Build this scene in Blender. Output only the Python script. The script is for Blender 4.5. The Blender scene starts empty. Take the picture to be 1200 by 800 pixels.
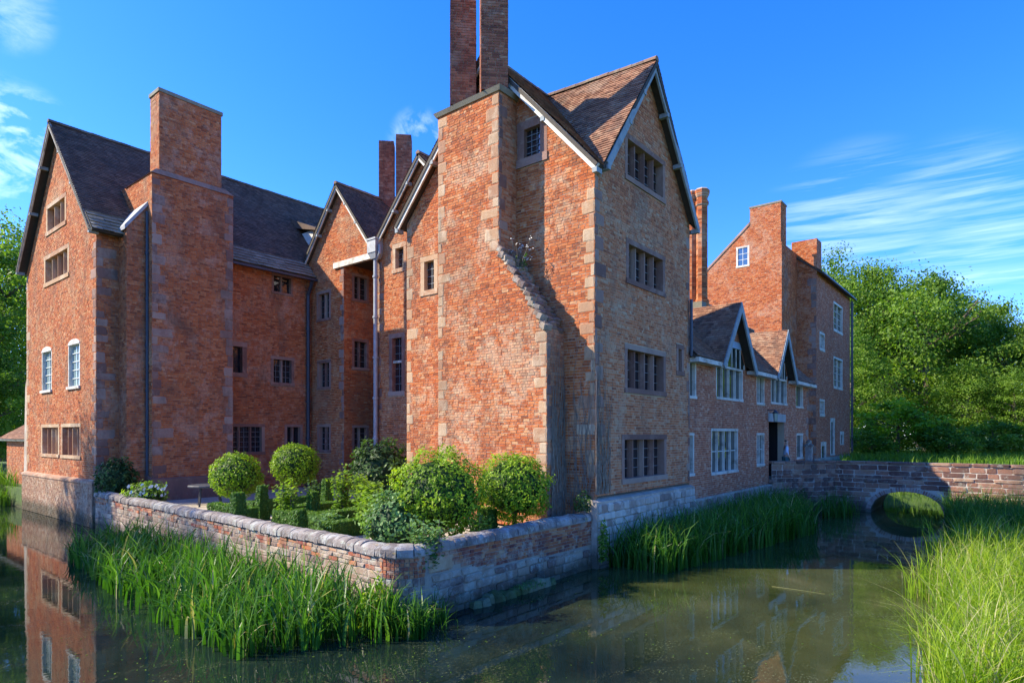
import bpy, bmesh, math, random
from mathutils import Vector, Matrix, noise
R = math.radians
random.seed(7)
S = bpy.context.scene
COL = S.collection
# ------------------------------------------------------------------ camera
F = 729.0; CAMH = 3.5; HOR = 508.0; AZ = R(39)
cam = bpy.data.cameras.new('camera'); camo = bpy.data.objects.new('camera', cam); COL.objects.link(camo)
cam.sensor_width = 36; cam.lens = 36*F/1200; cam.shift_y = (HOR-400)/1200.0; cam.clip_end = 3000; cam.clip_start = .05
camo.location = (0, 0, CAMH); camo.rotation_euler = (R(90), 0, AZ-R(90)); S.camera = camo
# ------------------------------------------------------------------ sky and sun
SUNAZ = Vector((-.61, .79)).normalized(); SUNEL = R(37)
W = bpy.data.worlds.new('World'); S.world = W; W.use_nodes = True
wt = W.node_tree; wn = wt.nodes; wl = wt.links; wn.clear()
sky = wn.new('ShaderNodeTexSky'); sky.sky_type = 'NISHITA'; sky.sun_disc = False
sky.sun_elevation = SUNEL; sky.sun_rotation = math.atan2(SUNAZ.x, SUNAZ.y)
sky.air_density = 1.0; sky.dust_density = .3; sky.ozone_density = 4.0
bg = wn.new('ShaderNodeBackground'); bg.inputs[1].default_value = .15
wo = wn.new('ShaderNodeOutputWorld')
hs = wn.new('ShaderNodeHueSaturation'); hs.inputs['Saturation'].default_value = 1.2; hs.inputs['Hue'].default_value = .505; hs.inputs['Value'].default_value = .90
tn = wn.new('ShaderNodeMixRGB'); tn.blend_type = 'MULTIPLY'; tn.inputs[0].default_value = 1; tn.inputs[2].default_value = (.82, .90, 1.20, 1)
wl.new(sky.outputs[0], tn.inputs[1]); wl.new(tn.outputs[0], hs.inputs['Color'])
tcw = wn.new('ShaderNodeTexCoord')
def wmath(op, a, b=None):
    m = wn.new('ShaderNodeMath'); m.operation = op
    for i, v in enumerate((a, b)):
        if v is None: continue
        if isinstance(v, (int, float)): m.inputs[i].default_value = v
        else: wl.new(v, m.inputs[i])
    return m.outputs[0]
def cloud(px, py, inner, outer, sc, lo, hi, amt, seed):
    """thin cirrus within a patch of sky, in the direction the photograph shows it"""
    t = (px-600)/729; v = (508-py)/729; ca, sa = math.cos(R(39)), math.sin(R(39)); d = Vector((ca+t*sa, sa-t*ca, v)).normalized()
    dt = wn.new('ShaderNodeVectorMath'); dt.operation = 'DOT_PRODUCT'; wl.new(tcw.outputs['Generated'], dt.inputs[0]); dt.inputs[1].default_value = d
    m = wn.new('ShaderNodeMapRange'); m.interpolation_type = 'SMOOTHSTEP'; m.inputs['From Min'].default_value = math.cos(R(outer)); m.inputs['From Max'].default_value = math.cos(R(inner)); wl.new(dt.outputs['Value'], m.inputs['Value'])
    mp = wn.new('ShaderNodeMapping'); mp.inputs['Scale'].default_value = sc; mp.inputs['Location'].default_value = (seed, seed*2, 0); wl.new(tcw.outputs['Generated'], mp.inputs['Vector'])
    nz = wn.new('ShaderNodeTexNoise'); nz.inputs['Scale'].default_value = 1.5; nz.inputs['Detail'].default_value = 9; nz.inputs['Roughness'].default_value = .6; nz.inputs['Distortion'].default_value = .4; wl.new(mp.outputs[0], nz.inputs['Vector'])
    mr = wn.new('ShaderNodeMapRange'); mr.inputs['From Min'].default_value = lo; mr.inputs['From Max'].default_value = hi; wl.new(nz.outputs[0], mr.inputs['Value'])
    return wmath('MULTIPLY', wmath('MULTIPLY', mr.outputs[0], m.outputs[0]), amt)
parts_ = [cloud(1000, 283, 1.5, 8, (2.5, 2.5, 42), .44, .74, .26, 1.3), cloud(1120, 268, 1.5, 7, (2.5, 2.5, 46), .44, .74, .24, 8.3), cloud(1150, 327, 1, 6, (3, 3, 50), .46, .74, .24, 4.1), cloud(12, 168, 1, 4.6, (9, 9, 18), .46, .74, .6, 2.2),
          cloud(492, 168, .6, 3.0, (14, 14, 14), .50, .76, .35, 3.0), cloud(8, 8, .5, 3, (6, 6, 16), .46, .74, .25, 5.0)]
tot_ = parts_[0]
for p_ in parts_[1:]: tot_ = wmath('MAXIMUM', tot_, p_)
mxw = wn.new('ShaderNodeMixRGB'); mxw.inputs[2].default_value = (6.4, 6.9, 7.4, 1)
wl.new(tot_, mxw.inputs[0]); wl.new(hs.outputs[0], mxw.inputs[1])
wl.new(mxw.outputs[0], bg.inputs[0]); wl.new(bg.outputs[0], wo.inputs[0])
sun = bpy.data.lights.new('sun', 'SUN'); sun.energy = 4.0; sun.angle = R(.5); sun.color = (1, .89, .68)
suno = bpy.data.objects.new('sun', sun); COL.objects.link(suno)
sd = Vector((SUNAZ.x*math.cos(SUNEL), SUNAZ.y*math.cos(SUNEL), math.sin(SUNEL)))
suno.rotation_euler = sd.to_track_quat('Z', 'Y').to_euler(); suno.location = (0, 0, 40)
S.view_settings.view_transform = 'Standard'; S.view_settings.look = 'None'; S.view_settings.exposure = 1.36; S.view_settings.gamma = 1

# ------------------------------------------------------------------ measuring: where a line of sight meets a wall plane
CA, SA = math.cos(AZ), math.sin(AZ)
def ray(px):
    t = (px-600)/F
    return CA+t*SA, SA-t*CA
def Hp(face, c, px):
    dx, dy = ray(px)
    return (c/dx*dy) if face == 'X' else (c/dy*dx)
def Zp(face, c, px, py):
    dx, dy = ray(px); d = c/dx if face == 'X' else c/dy
    return CAMH+(HOR-py)/F*d
def gpt(px, d):
    dx, dy = ray(px); return dx*d, dy*d

# ------------------------------------------------------------------ mesh helpers
class MB:
    def __init__(s): s.v = []; s.f = []; s.t = []; s.m = []
    def face(s, pts, tint=.5, mi=0):
        n = len(s.v); s.v.extend(pts); s.f.append(tuple(range(n, n+len(pts)))); s.t.append(tint); s.m.append(mi)
    def box(s, x0, x1, y0, y1, z0, z1, tint=.5, mi=0):
        P = [(x0,y0,z0),(x1,y0,z0),(x1,y1,z0),(x0,y1,z0),(x0,y0,z1),(x1,y0,z1),(x1,y1,z1),(x0,y1,z1)]
        s.hexa(P, tint, mi)
    def hexa(s, P, tint=.5, mi=0):
        n = len(s.v); s.v.extend(P)
        for q in ((0,3,2,1),(4,5,6,7),(0,1,5,4),(1,2,6,5),(2,3,7,6),(3,0,4,7)):
            s.f.append(tuple(n+i for i in q)); s.t.append(tint); s.m.append(mi)
    def beam(s, a, b, w, h, up=(0,0,1), tint=.5, mi=0):
        a = Vector(a); b = Vector(b); d = (b-a).normalized(); up = Vector(up)
        sd_ = d.cross(up).normalized(); u = sd_.cross(d).normalized()
        P = [a+sd_*(-w/2)+u*(-h/2), a+sd_*(w/2)+u*(-h/2), b+sd_*(w/2)+u*(-h/2), b+sd_*(-w/2)+u*(-h/2),
             a+sd_*(-w/2)+u*(h/2), a+sd_*(w/2)+u*(h/2), b+sd_*(w/2)+u*(h/2), b+sd_*(-w/2)+u*(h/2)]
        s.hexa([tuple(p) for p in P], tint, mi)
    def tube(s, pts, r0, r1=None, n=8, tint=.5, mi=0, cap=True):
        r1 = r0 if r1 is None else r1; pts = [Vector(p) for p in pts]; base = len(s.v); N = len(pts)
        ref = Vector((1, .3, .1)).normalized()
        for i, p in enumerate(pts):
            d = (pts[min(i+1, N-1)]-pts[max(i-1, 0)]).normalized()
            a = d.cross(ref)
            if a.length < .1: a = d.cross(Vector((0, 1, 0)))
            a.normalize(); b = d.cross(a); r = r0+(r1-r0)*i/max(1, N-1)
            for k in range(n):
                an = 2*math.pi*k/n; s.v.append(tuple(p+a*(r*math.cos(an))+b*(r*math.sin(an))))
        for i in range(N-1):
            for k in range(n):
                s.f.append((base+i*n+k, base+i*n+(k+1) % n, base+(i+1)*n+(k+1) % n, base+(i+1)*n+k)); s.t.append(tint); s.m.append(mi)
        if cap:
            s.f.append(tuple(base+(N-1)*n+k for k in range(n))); s.t.append(tint); s.m.append(mi)
            s.f.append(tuple(base+k for k in reversed(range(n)))); s.t.append(tint); s.m.append(mi)
    def prism(s, cx, cy, prof, n, rot=0, tint=.5, mi=0):   # prof: list of (radius, z)
        base = len(s.v)
        for r, z in prof:
            for k in range(n):
                an = rot+2*math.pi*k/n; s.v.append((cx+r*math.cos(an), cy+r*math.sin(an), z))
        for i in range(len(prof)-1):
            for k in range(n):
                s.f.append((base+i*n+k, base+i*n+(k+1) % n, base+(i+1)*n+(k+1) % n, base+(i+1)*n+k)); s.t.append(tint); s.m.append(mi)
        s.f.append(tuple(base+(len(prof)-1)*n+k for k in range(n))); s.t.append(tint); s.m.append(mi)
    def mesh(s, name, mats):
        me = bpy.data.meshes.new(name); me.from_pydata(s.v, [], s.f)
        for m in (mats if isinstance(mats, (list, tuple)) else [mats]): me.materials.append(m)
        if any(s.m): me.polygons.foreach_set('material_index', s.m)
        at = me.attributes.new('tint', 'FLOAT', 'FACE'); at.data.foreach_set('value', s.t)
        me.update(); return me
    def build(s, name, mats, parent=None, kind=None, label=None):
        return put(name, s.mesh(name, mats), parent, kind, label)
def put(name, me, parent=None, kind=None, label=None):
    o = bpy.data.objects.new(name, me); COL.objects.link(o)
    if parent is not None:
        o.parent = parent; o.matrix_parent_inverse = origin_of(parent)
    if kind: o['kind'] = kind
    if label: o['label'] = label
    return o
def origin_of(p):
    m = Matrix.Identity(4); q = p
    while q is not None:
        if q.type == 'EMPTY': m = Matrix.Translation(q.location).inverted()
        q = q.parent
    return m if p.type == 'EMPTY' else Matrix.Identity(4)
def thing(name, label, cat, loc=(0, 0, 0), group=None):
    o = bpy.data.objects.new(name, None); COL.objects.link(o); o.empty_display_size = .3
    o.location = loc; o['label'] = label; o['category'] = cat
    if group: o['group'] = group
    return o
def tag(o, label, cat, group=None, kind=None):
    o['label'] = label; o['category'] = cat
    if group: o['group'] = group
    if kind: o['kind'] = kind
    return o
def piece(name, me, parent, loc, rot, scale, mat=None):
    o = bpy.data.objects.new(name, me); COL.objects.link(o); o.parent = parent
    o.matrix_parent_inverse = origin_of(parent)
    o.location = loc; o.rotation_euler = rot; o.scale = scale
    return o

# ------------------------------------------------------------------ materials
def new_mat(name):
    m = bpy.data.materials.new(name); m.use_nodes = True; nt = m.node_tree
    return m, nt, nt.nodes['Principled BSDF']
def noise_n(nt, vec, scale, detail=4, rough=.55, dist=0):
    n = nt.nodes.new('ShaderNodeTexNoise'); n.inputs['Scale'].default_value = scale; n.inputs['Detail'].default_value = detail
    n.inputs['Roughness'].default_value = rough; n.inputs['Distortion'].default_value = dist; nt.links.new(vec, n.inputs['Vector']); return n.outputs['Fac']
def ramp_n(nt, fac, stops):
    r = nt.nodes.new('ShaderNodeValToRGB'); e = r.color_ramp.elements
    while len(e) < len(stops): e.new(.5)
    for i, (p, c) in enumerate(stops): e[i].position = p; e[i].color = (*c, 1)
    nt.links.new(fac, r.inputs[0]); return r.outputs[0]
def maprange(nt, v, a, b, lo=0, hi=1):
    r = nt.nodes.new('ShaderNodeMapRange'); r.inputs['From Min'].default_value = a; r.inputs['From Max'].default_value = b
    r.inputs['To Min'].default_value = lo; r.inputs['To Max'].default_value = hi; nt.links.new(v, r.inputs['Value']); return r.outputs[0]
def mixc(nt, fac, a, b, mode='MIX'):
    m = nt.nodes.new('ShaderNodeMixRGB'); m.blend_type = mode
    for i, v in enumerate((fac, a, b)):
        if isinstance(v, (int, float)): m.inputs[i].default_value = v
        elif isinstance(v, tuple): m.inputs[i].default_value = (*v, 1)
        else: nt.links.new(v, m.inputs[i])
    return m.outputs[0]
def mul(nt, a, b, op='MULTIPLY'):
    m = nt.nodes.new('ShaderNodeMath'); m.operation = op
    for i, v in enumerate((a, b)):
        if isinstance(v, (int, float)): m.inputs[i].default_value = v
        else: nt.links.new(v, m.inputs[i])
    return m.outputs[0]
def masonry(name, stops, pale=(.5, .40, .28), pale_amt=.5, soot=(.09, .08, .07), soot_amt=.5, obj=False, lichen=0, gscale=1.0, bump=.35, rough=.9, damp=0, streak=0, pscale=.7):
    """fired clay or stone: own colour per piece (tint), drifting bloom, soot and lichen"""
    m, nt, p = new_mat(name); N = nt.nodes; L = nt.links
    geo = N.new('ShaderNodeNewGeometry'); pos = geo.outputs['Position']
    if obj: t = N.new('ShaderNodeObjectInfo').outputs['Random']
    else:
        a = N.new('ShaderNodeAttribute'); a.attribute_name = 'tint'; t = a.outputs['Fac']
    n_fine = noise_n(nt, pos, 9*gscale, 6, .7)
    tt = mul(nt, mul(nt, t, .72), mul(nt, n_fine, .28*1.3), 'ADD')
    c = ramp_n(nt, tt, stops)
    big = noise_n(nt, pos, pscale, 7, .62, .8)
    spk = noise_n(nt, pos, 5.5, 5, .7)
    f = mul(nt, maprange(nt, mul(nt, mul(nt, big, .62), mul(nt, spk, .38), 'ADD'), .50, .60), pale_amt)
    c = mixc(nt, f, c, pale)
    mp_ = N.new('ShaderNodeMapping'); mp_.inputs['Location'].default_value = (13, 5, 3); mp_.inputs['Scale'].default_value = (1, 1, .45); L.new(pos, mp_.inputs[0])
    b2 = noise_n(nt, mp_.outputs[0], .9, 7, .65, .6)
    f2 = mul(nt, maprange(nt, b2, .48, .68), soot_amt)
    c = mixc(nt, f2, c, soot)
    if streak:
        ms = N.new('ShaderNodeMapping'); ms.inputs['Scale'].default_value = (2.6, 2.6, .22); L.new(pos, ms.inputs[0])
        s_ = noise_n(nt, ms.outputs[0], 1.6, 6, .7)
        c = mixc(nt, mul(nt, maprange(nt, s_, .52, .72), streak), c, soot)
    if lichen:
        l1 = noise_n(nt, pos, 3.2, 6, .75)
        c = mixc(nt, mul(nt, maprange(nt, l1, .56, .63), lichen), c, (.42, .43, .36))
        l2 = noise_n(nt, pos, 7.1, 4, .6)
        c = mixc(nt, mul(nt, maprange(nt, l2, .64, .69), lichen*.6), c, (.38, .27, .06))
    if damp:
        sx = N.new('ShaderNodeSeparateXYZ'); L.new(pos, sx.inputs[0])
        wob = mul(nt, sx.outputs['Z'], mul(nt, n_fine, .6), 'SUBTRACT')
        c = mixc(nt, mul(nt, maprange(nt, wob, damp-.3, damp, 1, 0), .75), c, (.035, .04, .022))
    L.new(c, p.inputs['Base Color']); p.inputs['Roughness'].default_value = rough; p.inputs['Specular IOR Level'].default_value = .25
    bp = N.new('ShaderNodeBump'); bp.inputs['Strength'].default_value = bump; bp.inputs['Distance'].default_value = .02
    L.new(noise_n(nt, pos, 28*gscale, 6, .7), bp.inputs['Height']); L.new(bp.outputs[0], p.inputs['Normal'])
    return m
BR_OR = [(0.0, (.07, .034, .022)), (.24, (.24, .065, .024)), (.5, (.44, .108, .03)), (.76, (.50, .175, .06)), (1, (.56, .38, .21))]
BR_RED = [(0, (.06, .028, .024)), (.25, (.25, .068, .03)), (.55, (.46, .125, .042)), (.85, (.54, .21, .085)), (1, (.58, .37, .22))]  # shade-side brick ramps start here; fill light is put into their colour
BR_WING = [(0, (.13, .05, .038)), (.3, (.36, .105, .058)), (.65, (.50, .18, .095)), (1, (.58, .37, .26))]
BR_BRN = [(0, (.09, .045, .035)), (.25, (.34, .108, .05)), (.55, (.54, .19, .082)), (.8, (.52, .27, .15)), (1, (.52, .42, .30))]
M = {}
M['brick_orange'] = masonry('brick_orange', BR_OR, pale=(.56, .44, .29), pale_amt=.5, soot=(.14, .09, .06), soot_amt=.5, streak=.3)
M['brick_brown'] = masonry('brick_brown', BR_BRN, pale=(.46, .36, .26), pale_amt=.4, soot=(.15, .11, .09), soot_amt=.38, streak=.3)
M['brick_dark'] = masonry('brick_dark', BR_RED, pale=(.52, .35, .26), pale_amt=.5, soot=(.12, .085, .065), soot_amt=.55, streak=.35)
M['brick_gable'] = masonry('brick_gable', BR_OR, pale=(.50, .34, .2), pale_amt=.45, soot=(.20, .13, .09), soot_amt=.5)  # extra soot on the gable partly stands in for dappled tree shade
M['brick_wing'] = masonry('brick_wing', BR_WING, pale=(.45, .32, .25), pale_amt=.3, soot=(.16, .09, .07), soot_amt=.3)
M['brick_far'] = masonry('brick_far', BR_OR[:4]+[(1, (.5, .28, .17))], pale=(.55, .38, .26), pale_amt=.5, soot=(.25, .09, .05), soot_amt=.3, pscale=.45)
M['brick_flue'] = masonry('brick_flue', [(0, (.07, .035, .03)), (.4, (.24, .075, .045)), (.75, (.38, .14, .08)), (1, (.46, .3, .2))], pale=(.42, .34, .27), pale_amt=.4, soot=(.07, .05, .045), soot_amt=.55)
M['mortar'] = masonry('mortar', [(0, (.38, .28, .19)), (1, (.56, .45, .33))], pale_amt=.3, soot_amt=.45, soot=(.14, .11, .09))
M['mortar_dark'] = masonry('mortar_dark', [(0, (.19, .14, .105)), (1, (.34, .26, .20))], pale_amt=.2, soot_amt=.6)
STB = [(0, (.24, .11, .065)), (.3, (.36, .19, .11)), (.65, (.45, .28, .16)), (1, (.50, .38, .26))]
STP = [(0, (.15, .075, .06)), (.4, (.24, .13, .10)), (.7, (.33, .20, .155)), (1, (.40, .30, .235))]
M['stone_buff'] = masonry('stone_buff', STB, pale=(.58, .47, .33), pale_amt=.5, soot_amt=.55, obj=True, streak=.3, bump=.7, soot=(.2, .15, .1))
M['stone_pink'] = masonry('stone_pink', STP, pale=(.42, .34, .27), pale_amt=.45, soot_amt=.65, obj=True, bump=.6, streak=.35)  # darker stone for shade sides, with the shade put into its colour
M['stone_frame'] = masonry('stone_frame', STP, pale=(.42, .30, .24), pale_amt=.45, soot_amt=.35, obj=True, bump=.4, soot=(.13, .085, .07))
M['stone_frame_buff'] = masonry('stone_frame_buff', STB, pale=(.62, .53, .38), pale_amt=.6, soot_amt=.2, obj=True, bump=.4, soot=(.2, .15, .1))
M['plinth_pale'] = masonry('plinth_pale', [(0, (.26, .20, .16)), (.5, (.44, .36, .29)), (1, (.6, .53, .44))], pale=(.62, .57, .48), pale_amt=.75, soot_amt=.5, damp=.35, bump=.6, pscale=1.4)
M['plinth_warm'] = masonry('plinth_warm', [(0, (.17, .08, .05)), (.5, (.34, .19, .12)), (1, (.46, .33, .22))], pale=(.56, .47, .36), pale_amt=.6, soot_amt=.6, damp=.35, bump=.6, pscale=1.4, streak=.4)
M['brick_infill'] = masonry('brick_infill', [(0, (.22, .06, .035)), (1, (.36, .11, .06))], obj=True, pale_amt=.15)
M['garden_brick'] = masonry('garden_brick', [(0, (.08, .04, .04)), (.3, (.24, .07, .05)), (.65, (.42, .14, .06)), (1, (.48, .28, .15))], pale=(.5, .42, .32), pale_amt=.45, obj=True, lichen=.5, bump=.6, pscale=1.6)
M['garden_stone'] = masonry('garden_stone', [(0, (.10, .07, .06)), (.35, (.22, .14, .11)), (.65, (.34, .24, .17)), (1, (.46, .38, .29))], pale=(.52, .47, .40), pale_amt=.5, soot_amt=.7, obj=True, lichen=.7, damp=.14, bump=.9, pscale=1.6)
M['coping'] = masonry('coping', [(0, (.12, .10, .09)), (.5, (.22, .185, .165)), (1, (.32, .28, .25))], pale=(.46, .47, .45), pale_amt=.6, soot_amt=.4, obj=True, lichen=.8, bump=.9, pscale=2.0)
M['garden_mortar'] = masonry('garden_mortar', [(0, (.24, .20, .165)), (1, (.40, .35, .29))], pale_amt=.4, soot_amt=.6, lichen=.5, damp=.2, bump=.7, pscale=1.6)
M['bridge_stone'] = masonry('bridge_stone', [(0, (.07, .04, .038)), (.4, (.16, .08, .062)), (.75, (.30, .15, .10)), (1, (.40, .27, .18))], pale=(.46, .40, .34), pale_amt=.3, soot_amt=.5, obj=True, lichen=.4, damp=.15, bump=.8)
M['bridge_mortar'] = masonry('bridge_mortar', [(0, (.42, .37, .32)), (1, (.58, .53, .46))], pale_amt=.5, soot_amt=.4, lichen=.5, damp=.3)
M['tile'] = masonry('tile', [(0, (.07, .038, .03)), (.3, (.17, .08, .05)), (.65, (.31, .15, .085)), (1, (.42, .26, .16))], pale=(.36, .27, .19), pale_amt=.45, soot=(.07, .06, .05), soot_amt=.5)
M['tile_dark'] = masonry('tile_dark', [(0, (.055, .037, .028)), (.5, (.125, .08, .056)), (1, (.22, .145, .10))], pale=(.14, .13, .11), pale_amt=.35, soot=(.035, .033, .03), soot_amt=.6)  # roof tile as it looks in shade; the darkness is in its colour
M['slate'] = masonry('slate', [(0, (.13, .12, .09)), (.5, (.22, .20, .15)), (1, (.32, .29, .22))], pale=(.36, .35, .26), pale_amt=.5, soot_amt=.4)
def plain(name, col, rough=.6, var=.25, scale=6, metal=0, bump=.15, dirt=None, dirt_amt=.5):
    m, nt, p = new_mat(name); geo = nt.nodes.new('ShaderNodeNewGeometry'); pos = geo.outputs['Position']
    n = noise_n(nt, pos, scale, 6, .65); c = mixc(nt, maprange(nt, n, .3, .7), tuple(x*(1-var) for x in col), tuple(min(1, x*(1+var)) for x in col))
    if dirt: c = mixc(nt, mul(nt, maprange(nt, noise_n(nt, pos, scale*.6, 7, .75), .5, .66), dirt_amt), c, dirt)
    nt.links.new(c, p.inputs['Base Color']); p.inputs['Roughness'].default_value = rough; p.inputs['Metallic'].default_value = metal
    b = nt.nodes.new('ShaderNodeBump'); b.inputs['Strength'].default_value = bump; b.inputs['Distance'].default_value = .01
    nt.links.new(noise_n(nt, pos, 40, 4, .6), b.inputs['Height']); nt.links.new(b.outputs[0], p.inputs['Normal']); return m
M['white'] = plain('painted_timber', (.60, .57, .50), .6, .14, 3, dirt=(.24, .20, .15), dirt_amt=.85)
M['grey_timber'] = plain('weathered_timber', (.26, .30, .31), .7, .2, 4, dirt=(.12, .12, .11), dirt_amt=.6)
M['blue_timber'] = plain('blue_grey_boards', (.25, .36, .48), .6, .12, 4)
M['dark_timber'] = plain('dark_timber', (.05, .04, .03), .8)
M['lead'] = plain('lead', (.34, .36, .38), .5, .15, 5, dirt=(.16, .16, .16))
M['iron'] = plain('cast_iron', (.035, .045, .07), .45, .2, 5)
M['glazing'] = plain('glazing_bars', (.62, .66, .62), .5, .08)
M['leadcame'] = plain('lead_came', (.16, .17, .18), .5, .1)
M['dark'] = plain('dark_interior', (.012, .01, .009), .9, .1)  # near-black colour stands in for the unlit space inside the doorway
M['bark'] = plain('bark', (.12, .09, .06), .9, .4, 8, bump=.6, dirt=(.2, .19, .14))
M['deadstem'] = plain('dead_ivy_stem', (.22, .18, .14), .9, .4, 8)
M['whitepetal'] = plain('white_petal', (.75, .73, .66), .6, .05)
M['skin'] = plain('skin', (.5, .3, .22), .5, .05)
M['shirt'] = plain('pale_blue_cloth', (.5, .62, .78), .8, .08)
M['trousers'] = plain('teal_cloth', (.05, .13, .15), .8, .1)
M['hair'] = plain('brown_hair', (.08, .05, .03), .6, .1)
M['tarpaulin'] = plain('dark_table_cloth', (.035, .04, .055), .6, .2)
def glass(name, col, rough=.04, wob=.35):
    m, nt, p = new_mat(name); geo = nt.nodes.new('ShaderNodeNewGeometry')
    p.inputs['Base Color'].default_value = (*col, 1); p.inputs['Roughness'].default_value = rough; p.inputs['IOR'].default_value = 1.9
    b = nt.nodes.new('ShaderNodeBump'); b.inputs['Strength'].default_value = wob; b.inputs['Distance'].default_value = .01
    nt.links.new(noise_n(nt, geo.outputs['Position'], 7, 2, .5), b.inputs['Height']); nt.links.new(b.outputs[0], p.inputs['Normal']); return m
M['glass'] = glass('old_glass', (.012, .015, .022))
M['glass_wing'] = glass('wing_glass', (.02, .03, .025), .02, .12); M['glass_wing'].node_tree.nodes['Principled BSDF'].inputs['IOR'].default_value = 2.7
M['glass_pale'] = glass('sash_glass', (.24, .33, .33), .06, .2)
def leafmat(name, dark, mid, light, transl=.35, rough=.55):
    m, nt, p = new_mat(name); N = nt.nodes; L = nt.links
    a = N.new('ShaderNodeAttribute'); a.attribute_name = 'tint'
    c = ramp_n(nt, a.outputs['Fac'], [(0, dark), (.5, mid), (1, light)])
    L.new(c, p.inputs['Base Color']); p.inputs['Roughness'].default_value = rough; p.inputs['Specular IOR Level'].default_value = .3
    tr = N.new('ShaderNodeBsdfTranslucent'); L.new(mixc(nt, 1.0, c, (1.25, 1.35, .5), 'MULTIPLY'), tr.inputs[0])
    mx = N.new('ShaderNodeMixShader'); mx.inputs[0].default_value = transl; L.new(p.outputs[0], mx.inputs[1]); L.new(tr.outputs[0], mx.inputs[2])
    L.new(mx.outputs[0], N['Material Output'].inputs[0]); return m
M['leaf_tree'] = leafmat('tree_leaf', (.055, .125, .015), (.14, .25, .026), (.26, .38, .045), .52)
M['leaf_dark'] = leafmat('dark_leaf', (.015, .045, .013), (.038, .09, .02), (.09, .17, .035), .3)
M['leaf_bright'] = leafmat('bright_leaf', (.06, .14, .008), (.20, .34, .012), (.38, .50, .03), .4)
M['leaf_mid'] = leafmat('mid_leaf', (.05, .125, .012), (.135, .25, .025), (.27, .39, .05), .48)
M['leaf_silver'] = leafmat('grey_leaf', (.04, .11, .03), (.10, .21, .055), (.20, .33, .10), .35)
M['box_leaf'] = leafmat('box_leaf', (.03, .08, .012), (.08, .18, .02), (.18, .30, .045), .3)
M['reed'] = leafmat('reed_leaf', (.02, .07, .01), (.06, .175, .018), (.17, .32, .05), .4, .4)
M['reed_bright'] = leafmat('sunlit_reed_leaf', (.09, .19, .012), (.24, .38, .02), (.48, .56, .06), .5, .4)  # brighter copy of the reed leaf, sunshine painted into the colour
M['reed_dry'] = leafmat('dry_reed_leaf', (.25, .25, .08), (.4, .38, .16), (.55, .5, .28), .3)
M['grass'] = leafmat('grass_leaf', (.06, .14, .015), (.12, .24, .02), (.22, .36, .03), .35)
def ground_mat():
    m, nt, p = new_mat('grassland'); geo = nt.nodes.new('ShaderNodeNewGeometry'); pos = geo.outputs['Position']
    c = ramp_n(nt, noise_n(nt, pos, .6, 8, .7), [(.3, (.035, .07, .015)), (.5, (.07, .13, .02)), (.7, (.11, .17, .03))])
    sx = nt.nodes.new('ShaderNodeSeparateXYZ'); nt.links.new(pos, sx.inputs[0])
    c = mixc(nt, maprange(nt, sx.outputs['Z'], -.1, .35, 1, 0), c, (.05, .04, .02))
    nt.links.new(c, p.inputs['Base Color']); p.inputs['Roughness'].default_value = .95
    b = nt.nodes.new('ShaderNodeBump'); b.inputs['Strength'].default_value = .8; b.inputs['Distance'].default_value = .05
    nt.links.new(noise_n(nt, pos, 14, 5, .7), b.inputs['Height']); nt.links.new(b.outputs[0], p.inputs['Normal']); return m
M['ground'] = ground_mat()
M['gravel'] = plain('gravel_path', (.42, .36, .28), .95, .3, 20, bump=.6)
def water_mat():
    m, nt, p = new_mat('moat_water'); N = nt.nodes; L = nt.links
    geo = N.new('ShaderNodeNewGeometry'); pos = geo.outputs['Position']
    muddy = ramp_n(nt, noise_n(nt, pos, .35, 6, .6, .5), [(.35, (.022, .032, .010)), (.55, (.048, .058, .018)), (.7, (.085, .088, .034))])
    clear = ramp_n(nt, noise_n(nt, pos, .5, 6, .6, .5), [(.35, (.004, .010, .010)), (.6, (.010, .020, .014)), (.75, (.03, .036, .016))])
    sx = N.new('ShaderNodeSeparateXYZ'); L.new(pos, sx.inputs[0])
    wob = mul(nt, mul(nt, sx.outputs['X'], mul(nt, sx.outputs['Y'], .45), 'SUBTRACT'), mul(nt, noise_n(nt, pos, .4, 4, .6), 4.0), 'ADD')
    c = mixc(nt, maprange(nt, wob, 8.0, 12.0), clear, muddy)   # silt stirred up in the southern arm
    # film of dust and duckweed specks drifting on the surface
    m2 = N.new('ShaderNodeMapping'); m2.inputs['Scale'].default_value = (1, 1.6, 1); m2.inputs['Rotation'].default_value = (0, 0, .5); L.new(pos, m2.inputs[0])
    f1 = noise_n(nt, m2.outputs[0], .55, 5, .6, 1.2); f2 = noise_n(nt, m2.outputs[0], 16, 5, .8)
    sc = mul(nt, maprange(nt, f1, .47, .62), maprange(nt, f2, .54, .66))
    c = mixc(nt, mul(nt, sc, .75), c, (.20, .22, .09))
    L.new(c, p.inputs['Base Color']); p.inputs['IOR'].default_value = 1.36; p.inputs['Specular IOR Level'].default_value = .8
    L.new(mul(nt, mul(nt, sc, .5), mul(nt, maprange(nt, f1, .45, .7), .008), 'ADD'), p.inputs['Roughness'])
    b = N.new('ShaderNodeBump'); b.inputs['Strength'].default_value = .07; b.inputs['Distance'].default_value = .03
    m3 = N.new('ShaderNodeMapping'); m3.inputs['Scale'].default_value = (1.0, 2.2, 1); m3.inputs['Rotation'].default_value = (0, 0, -.7); L.new(pos, m3.inputs[0])
    h = mul(nt, noise_n(nt, m3.outputs[0], 2.2, 4, .55, .6), mul(nt, noise_n(nt, m3.outputs[0], .35, 3, .5), 1.0), 'MULTIPLY')
    L.new(h, b.inputs['Height']); L.new(b.outputs[0], p.inputs['Normal']); return m
M['water'] = water_mat()

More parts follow.
